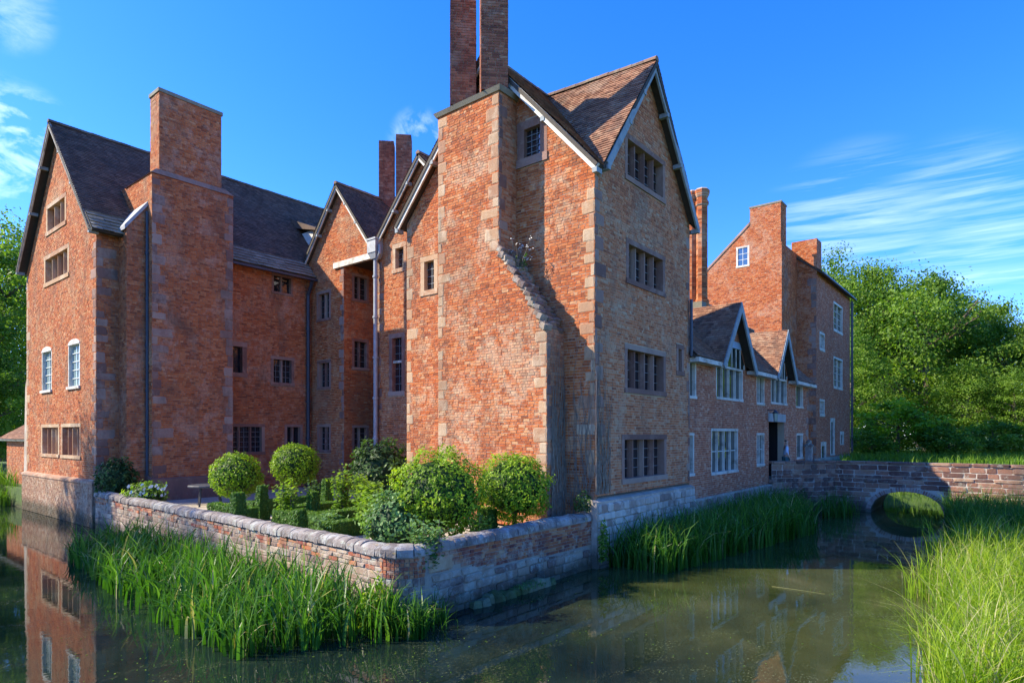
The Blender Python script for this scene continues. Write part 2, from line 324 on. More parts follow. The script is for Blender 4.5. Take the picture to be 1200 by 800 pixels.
# ------------------------------------------------------------------ geometry of walls
def clip(poly, conv):
    """Sutherland-Hodgman in 2-D; conv is convex and counter-clockwise"""
    out = poly
    n = len(conv)
    for i in range(n):
        ax, ay = conv[i]; bx, by = conv[(i+1) % n]; ex, ey = bx-ax, by-ay
        inp = out; out = []
        if not inp: return out
        px_, py_ = inp[-1]; ps = ex*(py_-ay)-ey*(px_-ax)
        for qx, qy in inp:
            qs = ex*(qy-ay)-ey*(qx-ax)
            if qs >= 0:
                if ps < 0:
                    t = ps/(ps-qs); out.append((px_+(qx-px_)*t, py_+(qy-py_)*t))
                out.append((qx, qy))
            elif ps >= 0:
                t = ps/(ps-qs); out.append((px_+(qx-px_)*t, py_+(qy-py_)*t))
            px_, py_, ps = qx, qy, qs
    return out
def ccw(p):
    a = sum(p[i][0]*p[(i+1) % len(p)][1]-p[(i+1) % len(p)][0]*p[i][1] for i in range(len(p)))
    return p if a > 0 else p[::-1]
def area(p): return abs(sum(p[i][0]*p[(i+1) % len(p)][1]-p[(i+1) % len(p)][0]*p[i][1] for i in range(len(p))))/2
def mapper(face, c):
    if face == 'X': return lambda h, z, o: (c-o, h, z)       # looks towards -X
    if face == 'Y': return lambda h, z, o: (h, c-o, z)       # looks towards -Y
    if face == 'x': return lambda h, z, o: (c+o, h, z)       # looks towards +X
    if face == 'y': return lambda h, z, o: (h, c+o, z)       # looks towards +Y
    c0, u = c                                                # skew wall: origin and direction, outward to its right
    return lambda h, z, o: (c0[0]+u[0]*h+u[1]*o, c0[1]+u[1]*h-u[0]*o, z)
FLIP = {'X': True, 'Y': False, 'x': False, 'y': True, 'S': False}
def subtract(rect, holes):
    rs = [rect]
    for a0, a1, b0, b1 in holes:
        nr = []
        for h0, h1, z0, z1 in rs:
            oz = min(z1, b1)-max(z0, b0)
            if oz < .35*(z1-z0) or h1 <= a0 or h0 >= a1: nr.append((h0, h1, z0, z1)); continue
            if h0 < a0-.02: nr.append((h0, a0, z0, z1))
            if h1 > a1+.02: nr.append((a1, h1, z0, z1))
        rs = nr
    return rs
def wall(face, c, polys, holes, mortar, brick, parent, name='wall', course=.077, bl=.225, proud=.010, reveal=.30, bricks=True, label=None, holes_b=None, seed=0):
    rnd = random.Random(seed+int(abs(c)*100) if not isinstance(c, tuple) else seed)
    Pm = mapper(face, c); fl = FLIP[face]; polys = [ccw(list(p)) for p in polys]
    mb = MB()
    for poly in polys:
        hs_ = sorted(set([min(p[0] for p in poly), max(p[0] for p in poly)]+[v for h in holes for v in h[:2]]))
        zs_ = sorted(set([min(p[1] for p in poly), max(p[1] for p in poly)]+[v for h in holes for v in h[2:4]]))
        for i in range(len(hs_)-1):
            for j in range(len(zs_)-1):
                a, b, cc, d = hs_[i], hs_[i+1], zs_[j], zs_[j+1]; mh, mz = (a+b)/2, (cc+d)/2
                if any(h[0] < mh < h[1] and h[2] < mz < h[3] for h in holes): continue
                q = clip([(a, cc), (b, cc), (b, d), (a, d)], poly)
                if len(q) >= 3 and area(q) > 1e-5:
                    if fl: q = q[::-1]
                    mb.face([Pm(x, z, 0) for x, z in q], .5)
    for a, b, cc, d in holes:
        for (p, q) in (((a, cc), (b, cc)), ((b, cc), (b, d)), ((b, d), (a, d)), ((a, d), (a, cc))):
            mb.face([Pm(*p, 0), Pm(*q, 0), Pm(*q, -reveal), Pm(*p, -reveal)], .4)
    w = mb.build(name, mortar, parent, label=label)
    if not bricks: return w
    bb = MB(); V, Fc, T = bb.v, bb.f, bb.t
    hmin = min(p[0] for q in polys for p in q); hmax = max(p[0] for q in polys for p in q)
    zmin = min(p[1] for q in polys for p in q); zmax = max(p[1] for q in polys for p in q)
    hb = holes if holes_b is None else holes_b
    z = zmin; k = 0
    boxes = [(min(p[0] for p in q), max(p[0] for p in q), min(p[1] for p in q), max(p[1] for p in q)) for q in polys]
    while z < zmax:
        x = hmin-rnd.uniform(0, bl); k += 1; jo = .013
        ch = course*rnd.uniform(.93, 1.07)
        while x < hmax:
            L_ = bl if (k % 2 == 0) ^ (rnd.random() < .25) else bl*.52
            L_ *= rnd.uniform(.93, 1.07)
            zo = rnd.uniform(-.004, .004)
            r0 = (x, x+L_-jo, z+zo, z+ch-jo+zo); x += L_
            for rr in subtract(r0, hb):
                rect = [(rr[0], rr[2]), (rr[1], rr[2]), (rr[1], rr[3]), (rr[0], rr[3])]
                for poly, bx_ in zip(polys, boxes):
                    if rr[1] < bx_[0] or rr[0] > bx_[1] or rr[3] < bx_[2] or rr[2] > bx_[3]: continue
                    q = clip(rect, poly)
                    if len(q) < 3 or area(q) < 4e-4: continue
                    o = proud*rnd.uniform(.45, 1.5); t = rnd.betavariate(2.2, 2.0); n = len(V); m_ = len(q)
                    if fl: q = q[::-1]
                    dv = rnd.uniform(-.003, .003)
                    for i_, (hh, zz) in enumerate(q): V.append(Pm(hh, zz, o+(dv if i_ % 2 else -dv)))
                    for hh, zz in q: V.append(Pm(hh, zz, -.002))
                    Fc.append(tuple(range(n, n+m_))); T.append(t)
                    for i in range(m_):
                        j = (i+1) % m_; Fc.append((n+j, n+i, n+m_+i, n+m_+j)); T.append(t)
        z += ch
    bb.m = [0]*len(bb.f)
    o = bb.build('brickwork', brick, w, kind='stuff')
    return w
# unit stones, shared between pieces
def unit_stone(name, mat, seed, bev=.06, jit=.03):
    bm = bmesh.new(); bmesh.ops.create_cube(bm, size=1)
    bmesh.ops.bevel(bm, geom=bm.edges[:], offset=bev, segments=1, affect='EDGES')
    rnd = random.Random(seed)
    for v in bm.verts: v.co += Vector((rnd.uniform(-jit, jit), rnd.uniform(-jit, jit), rnd.uniform(-jit, jit)))
    me = bpy.data.meshes.new(name); bm.to_mesh(me); bm.free(); me.materials.append(mat)
    return me
STONES = {}
def stone_set(key, mat, bev=.05, jit=.02):
    STONES[key] = [unit_stone(key, mat, i*7+1, bev, jit) for i in range(5)]
stone_set('q_buff', M['stone_buff'], .09, .03); stone_set('q_pink', M['stone_pink'], .09, .03)
stone_set('g_brick', M['garden_brick'], .04, .015); stone_set('g_stone', M['garden_stone'], .12, .055)
stone_set('p_stone', masonry('plinth_stone', [(0, (.20, .14, .12)), (.35, (.38, .29, .24)), (.7, (.52, .45, .38)), (1, (.64, .60, .53))], pale=(.68, .65, .58), pale_amt=.65, soot_amt=.5, obj=True, lichen=.4, damp=.2, bump=.9, pscale=1.6), .13, .06)
stone_set('b_stone', M['bridge_stone'], .10, .045); stone_set('cope', M['coping'], .05, .02)
stone_set('f_stone', M['stone_frame'], .03, .006); stone_set('f_buff', M['stone_frame_buff'], .03, .006)
def stone_at(face, c, h0, h1, z0, z1, key, parent, name, back=.12, front=.02, rnd=random):
    Pm = mapper(face, c); a = Vector(Pm((h0+h1)/2, (z0+z1)/2, (front-back)/2))
    if face in 'Xx': sc = (front+back, h1-h0, z1-z0); rot = (0, 0, 0)
    elif face in 'Yy': sc = (h1-h0, front+back, z1-z0); rot = (0, 0, 0)
    else:
        u = c[1]; sc = (h1-h0, front+back, z1-z0); rot = (0, 0, math.atan2(u[1], u[0]))
    return piece(name, rnd.choice(STONES[key]), parent, a, rot, sc)
def quoins(face, c, hedge, side, z0, z1, key, parent, wmin=.22, wmax=.42, hmin=.26, hmax=.42, back=.12, front=.02, seed=1):
    rnd = random.Random(seed); z = z0; k = 0
    while z < z1-.1:
        h = min(rnd.uniform(hmin, hmax), z1-z); w = (wmax if k % 2 else wmin)*rnd.uniform(.85, 1.15); k += 1
        if rnd.random() < .10: z += h; continue
        w *= rnd.uniform(.5, 1.25)
        a, b = (hedge, hedge+w) if side > 0 else (hedge-w, hedge)
        stone_at(face, c, a, b, z+.006, z+h-.006, key, parent, 'quoin_stone', back, front, rnd); z += h
def window(face, c, h0, h1, z0, z1, lights, parent, style='stone', fw=.14, depth=.20, bars=(1, 4), skey='f_stone', piers=(), sillh=None, arch=False, label=None, infill=False):
    """h0..h1, z0..z1 are the outside of the surround"""
    Pm = mapper(face, c); fr = MB(); sgn = 1
    fmat = {'stone': M['stone_frame'], 'buff': M['stone_frame_buff'], 'white': M['white']}[style]
    pr = .018 if style != 'white' else .012
    def bx(mb, a, b, cc, d, o0, o1, t=.5):
        P = [Pm(a, cc, o0), Pm(b, cc, o0), Pm(b, cc, o1), Pm(a, cc, o1), Pm(a, d, o0), Pm(b, d, o0), Pm(b, d, o1), Pm(a, d, o1)]
        mb.hexa(P, t)
    sh = sillh or fw
    O_ = [(h0, z0+.004), (h1, z0+.004), (h1, z1-.004), (h0, z1-.004)]; I_ = [(h0+fw, z0+sh), (h1-fw, z0+sh), (h1-fw, z1-fw), (h0+fw, z1-fw)]
    fr.v = [Pm(a_, b_, o_) for o_ in (-.30, pr) for q_ in (O_, I_) for a_, b_ in q_]
    for k in range(4):
        j = (k+1) % 4
        fr.f += [(8+k, 8+j, 12+j, 12+k), (k, j, 4+j, 4+k), (k, j, 8+j, 8+k), (4+k, 4+j, 12+j, 12+k)]; fr.t += [.5]*4; fr.m += [0]*4
    wobj = fr.build('window', fmat, parent, label=label)
    li = MB(); bx(li, h0-.012, h1+.012, z1-fw+.004, z1, -.27, pr+.006); li.build('lintel', fmat, wobj)
    si = MB(); bx(si, h0-.02, h1+.02, z0, z0+sh-.004, -.27, pr+.03); si.build('sill', fmat, wobj)
    a, b = h0+fw, h1-fw; zz0, zz1 = z0+sh, z1-fw; mw = .10 if style != 'white' else .045
    n = lights; lw = (b-a-mw*(n-1))/n
    for i in range(n):
        x0 = a+i*(lw+mw)
        if i:
            mm = MB(); x = x0-mw; xm = x0-mw/2; o0, o1 = -depth-.06, -.05 if style != 'white' else -.02
            # chamfered mullion
            P = [(x+.0, o0), (x0, o0), (x0, (o0+o1)/2), (xm+.02, o1), (xm-.02, o1), (x, (o0+o1)/2)]
            for q in range(6):
                A, B = P[q], P[(q+1) % 6]; mm.face([Pm(A[0], zz0, A[1]), Pm(B[0], zz0, B[1]), Pm(B[0], zz1, B[1]), Pm(A[0], zz1, A[1])])
            mm.build('mullion', fmat, wobj)
        g = MB(); jt = [-depth-.012+random.uniform(-.007, .007) for _ in range(4)]; g.hexa([Pm(x0, zz0, -depth-.03), Pm(x0+lw, zz0, -depth-.03), Pm(x0+lw, zz0, jt[0]), Pm(x0, zz0, jt[1]), Pm(x0, zz1, -depth-.03), Pm(x0+lw, zz1, -depth-.03), Pm(x0+lw, zz1, jt[2]), Pm(x0, zz1, jt[3])])
        g.build('pane' if not infill else 'infill_panel', M['brick_infill'] if infill else (M['glass_wing'] if style == 'white' else M['glass']), wobj)
    gb = MB(); bc, br = bars; bwid = .009 if style != 'white' else .014
    for i in range(n):
        x0 = a+i*(lw+mw)
        for k in range(1, bc+1): x = x0+lw*k/(bc+1); bx(gb, x-bwid, x+bwid, zz0, zz1, -depth, -depth+.02)
        for k in range(1, br+1): z = zz0+(zz1-zz0)*k/(br+1); bx(gb, x0, x0+lw, z-bwid, z+bwid, -depth+.001, -depth+.022)
    if gb.f: gb.build('glazing_bars', M['glazing'] if style in ('white',) else M['leadcame'], wobj)
    return wobj
def tiles(poly3, u, mat, parent, name='roof_tiles', w=.17, g=.115, seed=3, thick=.014, lift=.018):
    """courses of plain tiles over a convex slope; u = direction along the eave"""
    rnd = random.Random(seed); P = [Vector(p) for p in poly3]; u = Vector(u).normalized(); o = P[0]
    nrm = (P[1]-P[0]).cross(P[2]-P[0]).normalized()
    if nrm.z < 0: nrm = -nrm
    u = (u-nrm*u.dot(nrm)).normalized()
    v = nrm.cross(u).normalized()
    if v.z < 0: v = -v
    q2 = ccw([((p-o).dot(u), (p-o).dot(v)) for p in P])
    u0 = min(p[0] for p in q2); u1 = max(p[0] for p in q2); v0 = min(p[1] for p in q2); v1 = max(p[1] for p in q2)
    mb = MB(); V, Fc, T = mb.v, mb.f, mb.t; k = 0; y = v0
    while y < v1:
        x = u0-(w/2 if k % 2 else 0)-rnd.uniform(0, .02); k += 1
        while x < u1:
            ww = w*rnd.uniform(.94, 1.03); q = clip([(x, y), (x+ww-.006, y), (x+ww-.006, y+g+.004), (x, y+g+.004)], q2); x += ww
            if len(q) < 3 or area(q) < 3e-4: continue
            li = lift*rnd.uniform(.7, 1.5); t = rnd.betavariate(2, 2); n = len(V); m_ = len(q)
            for a, b in q:
                s_ = 1-(b-y)/(g+.004); pp = o+u*a+v*b; V.append(tuple(pp+nrm*(.03+li*s_+thick*.3+.035*noise.noise(pp*.45)+.012*noise.noise(pp*1.7))))
            Fc.append(tuple(range(n, n+m_))); T.append(t)
            for i in range(m_):
                j = (i+1) % m_
                if abs(q[i][1]-y) < 1e-4 and abs(q[j][1]-y) < 1e-4:
                    nn = len(V); V.append(tuple(Vector(V[n+i])-nrm*.03)); V.append(tuple(Vector(V[n+j])-nrm*.03))
                    Fc.append((n+i, nn, nn+1, n+j)); T.append(t*.6)
        y += g*rnd.uniform(.97, 1.03)
    mb.m = [0]*len(mb.f)
    return mb.build(name, mat, parent, kind='stuff')
def slope(poly3, u, mat, parent, under, t=.10, **kw):
    """a roof slope: solid underboard with tiles on it"""
    P = [Vector(p) for p in poly3]; nrm = (P[1]-P[0]).cross(P[2]-P[0]).normalized()
    if nrm.z < 0: nrm = -nrm
    mb = MB(); top = [tuple(p) for p in P]; bot = [tuple(p-nrm*t) for p in P]
    mb.face(top); mb.face(bot[::-1])
    for i in range(len(P)):
        j = (i+1) % len(P); mb.face([top[i], bot[i], bot[j], top[j]])
    r = mb.build('roof', under, parent); tiles(poly3, u, mat, r, **kw); return r
_ridge = {}
def ridge(p0, p1, mat, parent, r=.11, seg=.38):
    p0 = Vector(p0); p1 = Vector(p1); d = p1-p0; L_ = d.length; d.normalize(); n = max(1, int(L_/seg))
    key = (mat.name, r)
    if key not in _ridge:
        mb = MB(); rs = []
        for x in (-.5, .5):
            for k in range(7):
                a = math.pi*(k/6*1.1-.05); rr = r*(1.06 if x < 0 else 1.0); rs.append((x, rr*math.cos(a), rr*math.sin(a)))
        mb.v = rs
        for k in range(6): mb.f.append((k, k+1, 8+k, 7+k)); mb.t.append(.5); mb.m.append(0)
        mb.f.append(tuple(range(7))); mb.f.append(tuple(range(13, 6, -1))); mb.t += [.5, .5]; mb.m += [0, 0]
        _ridge[key] = mb.mesh('ridge_tile', mat)
    for i in range(n):
        q = p0+d*(L_*(i+.5)/n); piece('ridge_tile', _ridge[key], parent, q+Vector((0, 0, -.02+random.uniform(-.008, .008))), (0, -math.asin(d.z), math.atan2(d.y, d.x)), (L_/n*1.01, 1, 1))
RIDGE_T = masonry('ridge_clay', [(0, (.12, .07, .05)), (1, (.28, .17, .11))], pale=(.34, .31, .22), pale_amt=.5, obj=True)
RIDGE_D = masonry('ridge_clay_dark', [(0, (.08, .06, .05)), (1, (.17, .14, .10))], pale=(.26, .24, .17), pale_amt=.5, obj=True)

# ================================================================== GROUND, WATER
def smooth(a, b, x):
    t = min(1, max(0, (x-a)/(b-a))); return t*t*(3-2*t)
def terrain(x, y):
    # signed distance outside the union of the two moat arms
    def rect(x0, x1, y0, y1): return max(x0-x, x-x1, y0-y, y-y1)
    bank = .9*math.sin(x*.21)*.35
    d = min(rect(-4.5, 47, -1.0+bank, 8.7), rect(-4.5, 9.3, -1.0, 38))
    if x > 8.25 and y > 8.62: return (.9 if x < 36 else 1.5) if y < 60 else 1.2
    h = 1.55+.12*noise.noise(Vector((x*.15, y*.15, 0)))
    w = 2.6 if x > 40 or y > 30 else 1.3
    if y > 36: h = .75
    return -1.0+(h+1.0)*smooth(-.6, w, d)
xs = [-700, -300, -120, -60, -35, -22]+[-14+i for i in range(21)]+[7, 7.5, 8.2, 8.3]+[8+.8*i for i in range(50)]+[48+i*1.5 for i in range(30)]+[100, 130, 200, 350, 700]
ys = [-700, -300, -120, -60]+[-40+2*i for i in range(14)]+[-12+.6*i for i in range(34)]+[8.4, 8.56, 8.7]+[9+i*1.5 for i in range(40)]+[75, 90, 120, 200, 350, 700]
xs = sorted(set(xs)); ys = sorted(set(ys))
mb = MB(); mb.v = [(x, y, terrain(x, y)) for y in ys for x in xs]; nx = len(xs)
for j in range(len(ys)-1):
    for i in range(nx-1): mb.f.append((j*nx+i, j*nx+i+1, (j+1)*nx+i+1, (j+1)*nx+i)); mb.t.append(.5); mb.m.append(0)
mb.build('ground', M['ground'], kind='structure')
mb = MB(); mb.face([(-14, -8, 0), (56, -8, 0), (56, 44, 0), (-14, 44, 0)]); mb.build('moat_water', M['water'], kind='structure')
mb = MB(); mb.face([(7.75, 8.95, .93), (8.6, 8.75, .93), (17.4, 8.75, .93), (17.4, 26.7, .93), (8.4, 26.7, .93), (7.65, 9.3, .93)]); mb.build('courtyard_path', M['gravel'], kind='structure')

# ================================================================== THE HALL
hall = thing('moated_manor_house', 'large old red brick manor house with steep gables and tall chimneys rising from the moat', 'manor house', (20, 16, .9))
# ---- front tower --------------------------------------------------
X0, Y0, X1, Y1 = 14.03, 8.57, 20.1, 15.9
w1o = (15.63, 18.2, 10.68, 12.02); w2o = (15.7, 18.2, 7.76, 9.05); w3o = (15.62, 18.25, 4.66, 6.05); w4o = (15.45, 18.3, 2.08, 3.48); slit = (19.05, 19.62, 5.4, 6.42)
f1 = wall('Y', Y0, [[(X0, 1.85), (X1, 1.85), (X1, 10.6), (16.95, 14.3), (X0, 10.6)]], [w1o, w2o, w3o, w4o, slit], M['mortar'], M['brick_brown'], hall, label='brown brick gable wall of the front tower, in shade')
for w_ in (w1o, w2o, w3o, w4o): window('Y', Y0, *w_, 4, hall, 'stone', .15, .22, (0, 3))
window('Y', Y0, *slit, 1, hall, 'stone', .15, .22, (0, 0))
quoins('Y', Y0, X0, 1, 1.9, 10.4, 'q_pink', f1, .20, .42, seed=4)
quoins('Y', Y0, X1, -1, 1.9, 10.4, 'q_pink', f1, .12, .24, seed=5)
ws1 = (10.1, 11.15, 11.1, 12.4); ws2 = (14.42, 15.22, 8.0, 9.28)
f2 = wall('X', X0, [[(Y0, .3), (Y1, .3), (Y1, 10.5), (12.235, 14.5), (Y0, 10.5)]], [ws1, ws2], M['mortar'], M['brick_orange'], hall, label='sunlit orange brick gable wall of the front tower', seed=2)
window('X', X0, *ws1, 1, hall, 'stone', .24, .12, (2, 4)); window('X', X0, *ws2, 1, hall, 'buff', .17, .14, (1, 3))
quoins('X', X0, Y0, 1, .9, 10.4, 'q_buff', f2, .22, .45, seed=6); quoins('X', X0, Y1, -1, .9, 10.4, 'q_buff', f2, .2, .4, seed=7)
# rear and east walls of the tower
wall('x', X1, [[(Y0, .3), (Y1, .3), (Y1, 10.5), (12.235, 14.5), (Y0, 10.5)]], [], M['mortar'], M['brick_brown'], hall, label='rear gable wall of the front tower', seed=3)
wall('y', Y1, [[(X0, .3), (X1, .3), (X1, 10.5), (X0, 10.5)]], [], M['mortar'], M['brick_brown'], hall)
# plinth of pale rubble
pl = MB(); pl.hexa([(X0-.14, Y0-.16, -1), (X1+.12, Y0-.16, -1), (X1+.12, Y0+.3, -1), (X0-.14, Y0+.3, -1), (X0-.14, Y0-.14, 1.72), (X1+.12, Y0-.14, 1.72), (X1+.12, Y0+.3, 1.85), (X0-.14, Y0+.3, 1.85)])
plo = pl.build('plinth', M['plinth_pale'], hall)
def rubble(face, c, h0, h1, z0, z1, key, parent, sw=(.22, .5), shh=(.12, .22), back=.12, front=.03, name='stone', seed=1, skip=0, holef=None):
    rnd = random.Random(seed); z = z0
    while z < z1-.05:
        h = min(rnd.uniform(*shh), z1-z); x = h0-rnd.uniform(0, sw[0])
        while x < h1:
            w = rnd.uniform(*sw); a, b = max(x, h0), min(x+w, h1); x += w
            if b-a < .06 or rnd.random() < skip: continue
            if holef and holef((a+b)/2, z+h/2, b-a): continue
            stone_at(face, c, a+.007, b-.007, z+.006+rnd.uniform(0, .01), z+h-.006, key, parent, name, back, front*rnd.uniform(.3, 1.5), rnd)
        z += h
rubble('Y', Y0-.16, X0-.1, X1+.1, -.1, 1.66, 'p_stone', plo, (.25, .6), (.14, .26), seed=8)
# ---- chimney stack on the sunlit wall
CX = 13.25; SL, SR, SB = 13.6, 11.2, 9.55
st = wall('X', CX, [[(SR, 1), (SL, 1), (SL, 13.05), (SR, 13.05)], [(SB, 1), (SR, 1), (SR, 8.7), (SB, 6.27)]], [], M['mortar'], M['brick_orange'], hall, name='chimney_stack', label='sunlit orange brick chimney stack with a sloping shoulder', seed=9)
wall('Y', SR, [[(CX, 8.5), (X0, 8.5), (X0, 13.05), (CX, 13.05)]], [], M['mortar'], M['brick_brown'], hall, name='chimney_stack', seed=10)
wall('Y', SB, [[(CX, 1), (X0, 1), (X0, 6.27), (CX, 6.27)]], [], M['mortar_dark'], M['brick_brown'], hall, name='chimney_stack', seed=11)
mb = MB(); mb.face([(CX, SL, 1), (X0, SL, 1), (X0, SL, 13.1), (CX, SL, 13.1)]); mb.face([(CX, SB, 6.25), (X0, SB, 6.25), (X0, SR, 8.68), (CX, SR, 8.68)])
mb.face([(CX, SR, 13.1), (16, SR, 13.1), (16, SL, 13.1), (CX, SL, 13.1)]); mb.face([(X0, SR, 11), (16, SR, 11), (16, SR, 13.1), (X0, SR, 13.1)]); mb.face([(X0, SL, 11), (16, SL, 11), (16, SL, 13.1), (X0, SL, 13.1)])
mb.build('chimney_back', M['brick_brown'], hall)
quoins('X', CX, SL, -1, 1, 13.0, 'q_buff', st, .2, .4, seed=12); quoins('X', CX, SR, 1, 8.6, 13.0, 'q_buff', st, .28, .5, seed=13)
quoins('X', CX, SB, 1, 1, 6.2, 'q_buff', st, .22, .45, seed=14)
quoins('Y', SR, CX, 1, 8.8, 13.0, 'q_pink', st, .14, .3, seed=15); quoins('Y', SB, CX, 1, 1, 6.1, 'q_pink', st, .14, .3, seed=16)
# stone cap
mb = MB(); mb.hexa([(CX-.05, SR-.06, 13.05), (X0+.2, SR-.06, 13.05), (X0+.2, SL+.06, 13.05), (CX-.05, SL+.06, 13.05), (CX-.11, SR-.12, 13.17), (X0+.3, SR-.12, 13.2), (X0+.3, SL+.12, 13.2), (CX-.11, SL+.12, 13.17)])
mb.hexa([(CX-.11, SR-.12, 13.17), (X0+.3, SR-.12, 13.2), (X0+.3, SL+.12, 13.2), (CX-.11, SL+.12, 13.17), (CX+.1, SR+.05, 13.32), (X0+.3, SR+.05, 13.36), (X0+.3, SL-.05, 13.36), (CX+.1, SL-.05, 13.32)])
mb.build('chimney_coping', M['slate'], hall)
# shoulder coping stones: stepped, worn
sh = random.Random(5); nst = 18
for i in range(nst):
    t0 = (i+.5)/nst; y = SR+(SB-SR)*t0; z = 8.7+(6.27-8.7)*t0
    for k in range(3):
        piece('coping_stone', sh.choice(STONES['g_stone']), st, (CX-.04+.13+k*.26+sh.uniform(-.05, .05), y+sh.uniform(-.04, .04), z-.03+sh.uniform(-.035, .035)), (R(28)+sh.uniform(-.2, .2), sh.uniform(-.15, .15), sh.uniform(-.3, .3)), (.29, .21*sh.uniform(.75, 1.3), .15*sh.uniform(.8, 1.25)))
def diag_shaft(cx, cy, side, z0, z1, mat, mortar, seed, n=4, rot=0, cap=True, label=None):
    """square flue set diagonally, coursed brick ring by ring"""
    rnd = random.Random(seed); mb = MB(); bk = MB(); r = side/math.sqrt(2); cs = []
    mb.prism(cx, cy, [(r-.012, z0), (r-.012, z1)], 4, rot)
    co = mb.build('chimney_shaft', mortar, hall, label=label)
    z = z0
    C = [(cx+r*math.cos(rot+k*math.pi/2), cy+r*math.sin(rot+k*math.pi/2)) for k in range(4)]
    while z < z1-.03:
        g = .0
        if cap and z > z1-.45: g = .035+.03*((z-(z1-.45))/.45)
        for k in range(4):
            a = Vector(C[k]); b = Vector(C[(k+1) % 4]); d = (b-a).normalized(); nn = Vector((d.y, -d.x)); Lw = (b-a).length; x = -rnd.uniform(0, .2)
            while x < Lw:
                w = .225 if rnd.random() < .6 else .115; x0, x1_ = max(x, 0)-(g if x < 0 else 0), min(x+w-.012, Lw+g); x += w
                if x1_-x0 < .02: continue
                o = .002+g+rnd.uniform(0, .006); p = a+d*x0+nn*o; q = a+d*x1_+nn*o; t = rnd.betavariate(2, 2); i_ = a+d*x0-nn*.02; j_ = a+d*x1_-nn*.02
                zt = z+.064
                bk.face([(p.x, p.y, z), (q.x, q.y, z), (q.x, q.y, zt), (p.x, p.y, zt)], t)
                bk.face([(p.x, p.y, zt), (q.x, q.y, zt), (j_.x, j_.y, zt), (i_.x, i_.y, zt)], t); bk.face([(i_.x, i_.y, z), (j_.x, j_.y, z), (q.x, q.y, z), (p.x, p.y, z)], t)
        z += .076
    bk.build('brickwork', mat, co, kind='stuff'); return co
xa, ya = gpt(542.5, 18.75); xb, yb = gpt(578.5, 17.95)
diag_shaft(xa, ya, .76, 13.2, 3.5+506*18.5/F, M['brick_flue'], M['mortar'], 1, cap=False)
diag_shaft(xb, yb, .76, 13.2, 17.6, M['brick_flue'], M['mortar'], 2, cap=False)
# ---- tower roof
EZ, RZ = 10.42, 14.75; RYc = 12.235; u_x = (1, 0, 0); u_y = (0, 1, 0)
slope([(13.72, 8.30, EZ), (14.0, 8.30, EZ), (16.95, RYc, RZ), (13.72, RYc, RZ)], u_x, M['tile'], hall, M['dark_timber'], seed=21)
slope([(14.0, 8.30, EZ), (16.95, 8.22, 14.5), (16.95, RYc, RZ)], u_y, M['tile'], hall, M['dark_timber'], seed=22)
slope([(20.25, 8.30, EZ), (16.95, 8.22, 14.5), (16.95, RYc, RZ)], u_y, M['tile'], hall, M['dark_timber'], seed=23)
slope([(20.25, 8.30, EZ), (20.25, RYc, RZ), (16.95, RYc, RZ)], u_x, M['tile'], hall, M['dark_timber'], seed=24)
rr_ = slope([(13.72, 16.2, EZ), (20.25, 16.2, EZ), (20.25, RYc, RZ), (13.72, RYc, RZ)], u_x, M['tile'], hall, M['dark_timber'], seed=25)
ridge((13.72, RYc, RZ+.03), (20.2, RYc, RZ+.03), RIDGE_T, rr_); ridge((16.95, 8.22, 14.53), (16.95, RYc, RZ+.03), RIDGE_T, rr_)
def bargeboards(face, c, hc, zr, feet, mat, off=.02, w=.28, t=.06, drop=.16, brackets=True):
    """feet: list of (h, z). one board per foot, planted in front of the wall plane c"""
    Pm = mapper(face, c)
    for h, z in feet:
        mb = MB(); L_ = math.hypot(h-hc, z-zr); ux, uz = (h-hc)/L_, (z-zr)/L_; nx_, nz_ = (uz, -ux)
        if nz_ > 0: nx_, nz_ = -nx_, -nz_
        q = [(hc, zr-drop*.0), (h, z), (h+nx_*w, z+nz_*w), (hc, zr-w/abs(nz_))]
        A = [Pm(a, b, off) for a, b in q]; B = [Pm(a, b, off+t) for a, b in q]
        mb.face(A); mb.face(B[::-1])
        for i in range(4): j = (i+1) % 4; mb.face([A[i], B[i], B[j], A[j]])
        bo = mb.build('bargeboard', mat, hall)
        if brackets:
            for s_ in (.25, .55, .97):
                hh = hc+(h-hc)*s_; zz = zr+(z-zr)*s_-w*1.25
                mb = MB(); P0 = Pm(hh, zz, -.02); P1 = Pm(hh, zz, off+t+.02); mb.beam(P0, P1, .13, .13); mb.build('purlin_end', M['grey_timber'], bo)
bargeboards('X', 13.98, RYc, RZ+.02, [(8.28, EZ-.02), (16.22, EZ-.02)], M['white'], .17, .20)
bargeboards('Y', 8.50, 16.95, 14.5, [(14.15, 10.6), (20.25, EZ)], M['grey_timber'], .18, .20)
# small lead gutter and rafters under the east eave of the tower front
mb = MB(); mb.beam((20.3, 8.4, 10.35), (20.3, 12, 10.35), .12, .1); mb.build('gutter', M['iron'], hall)

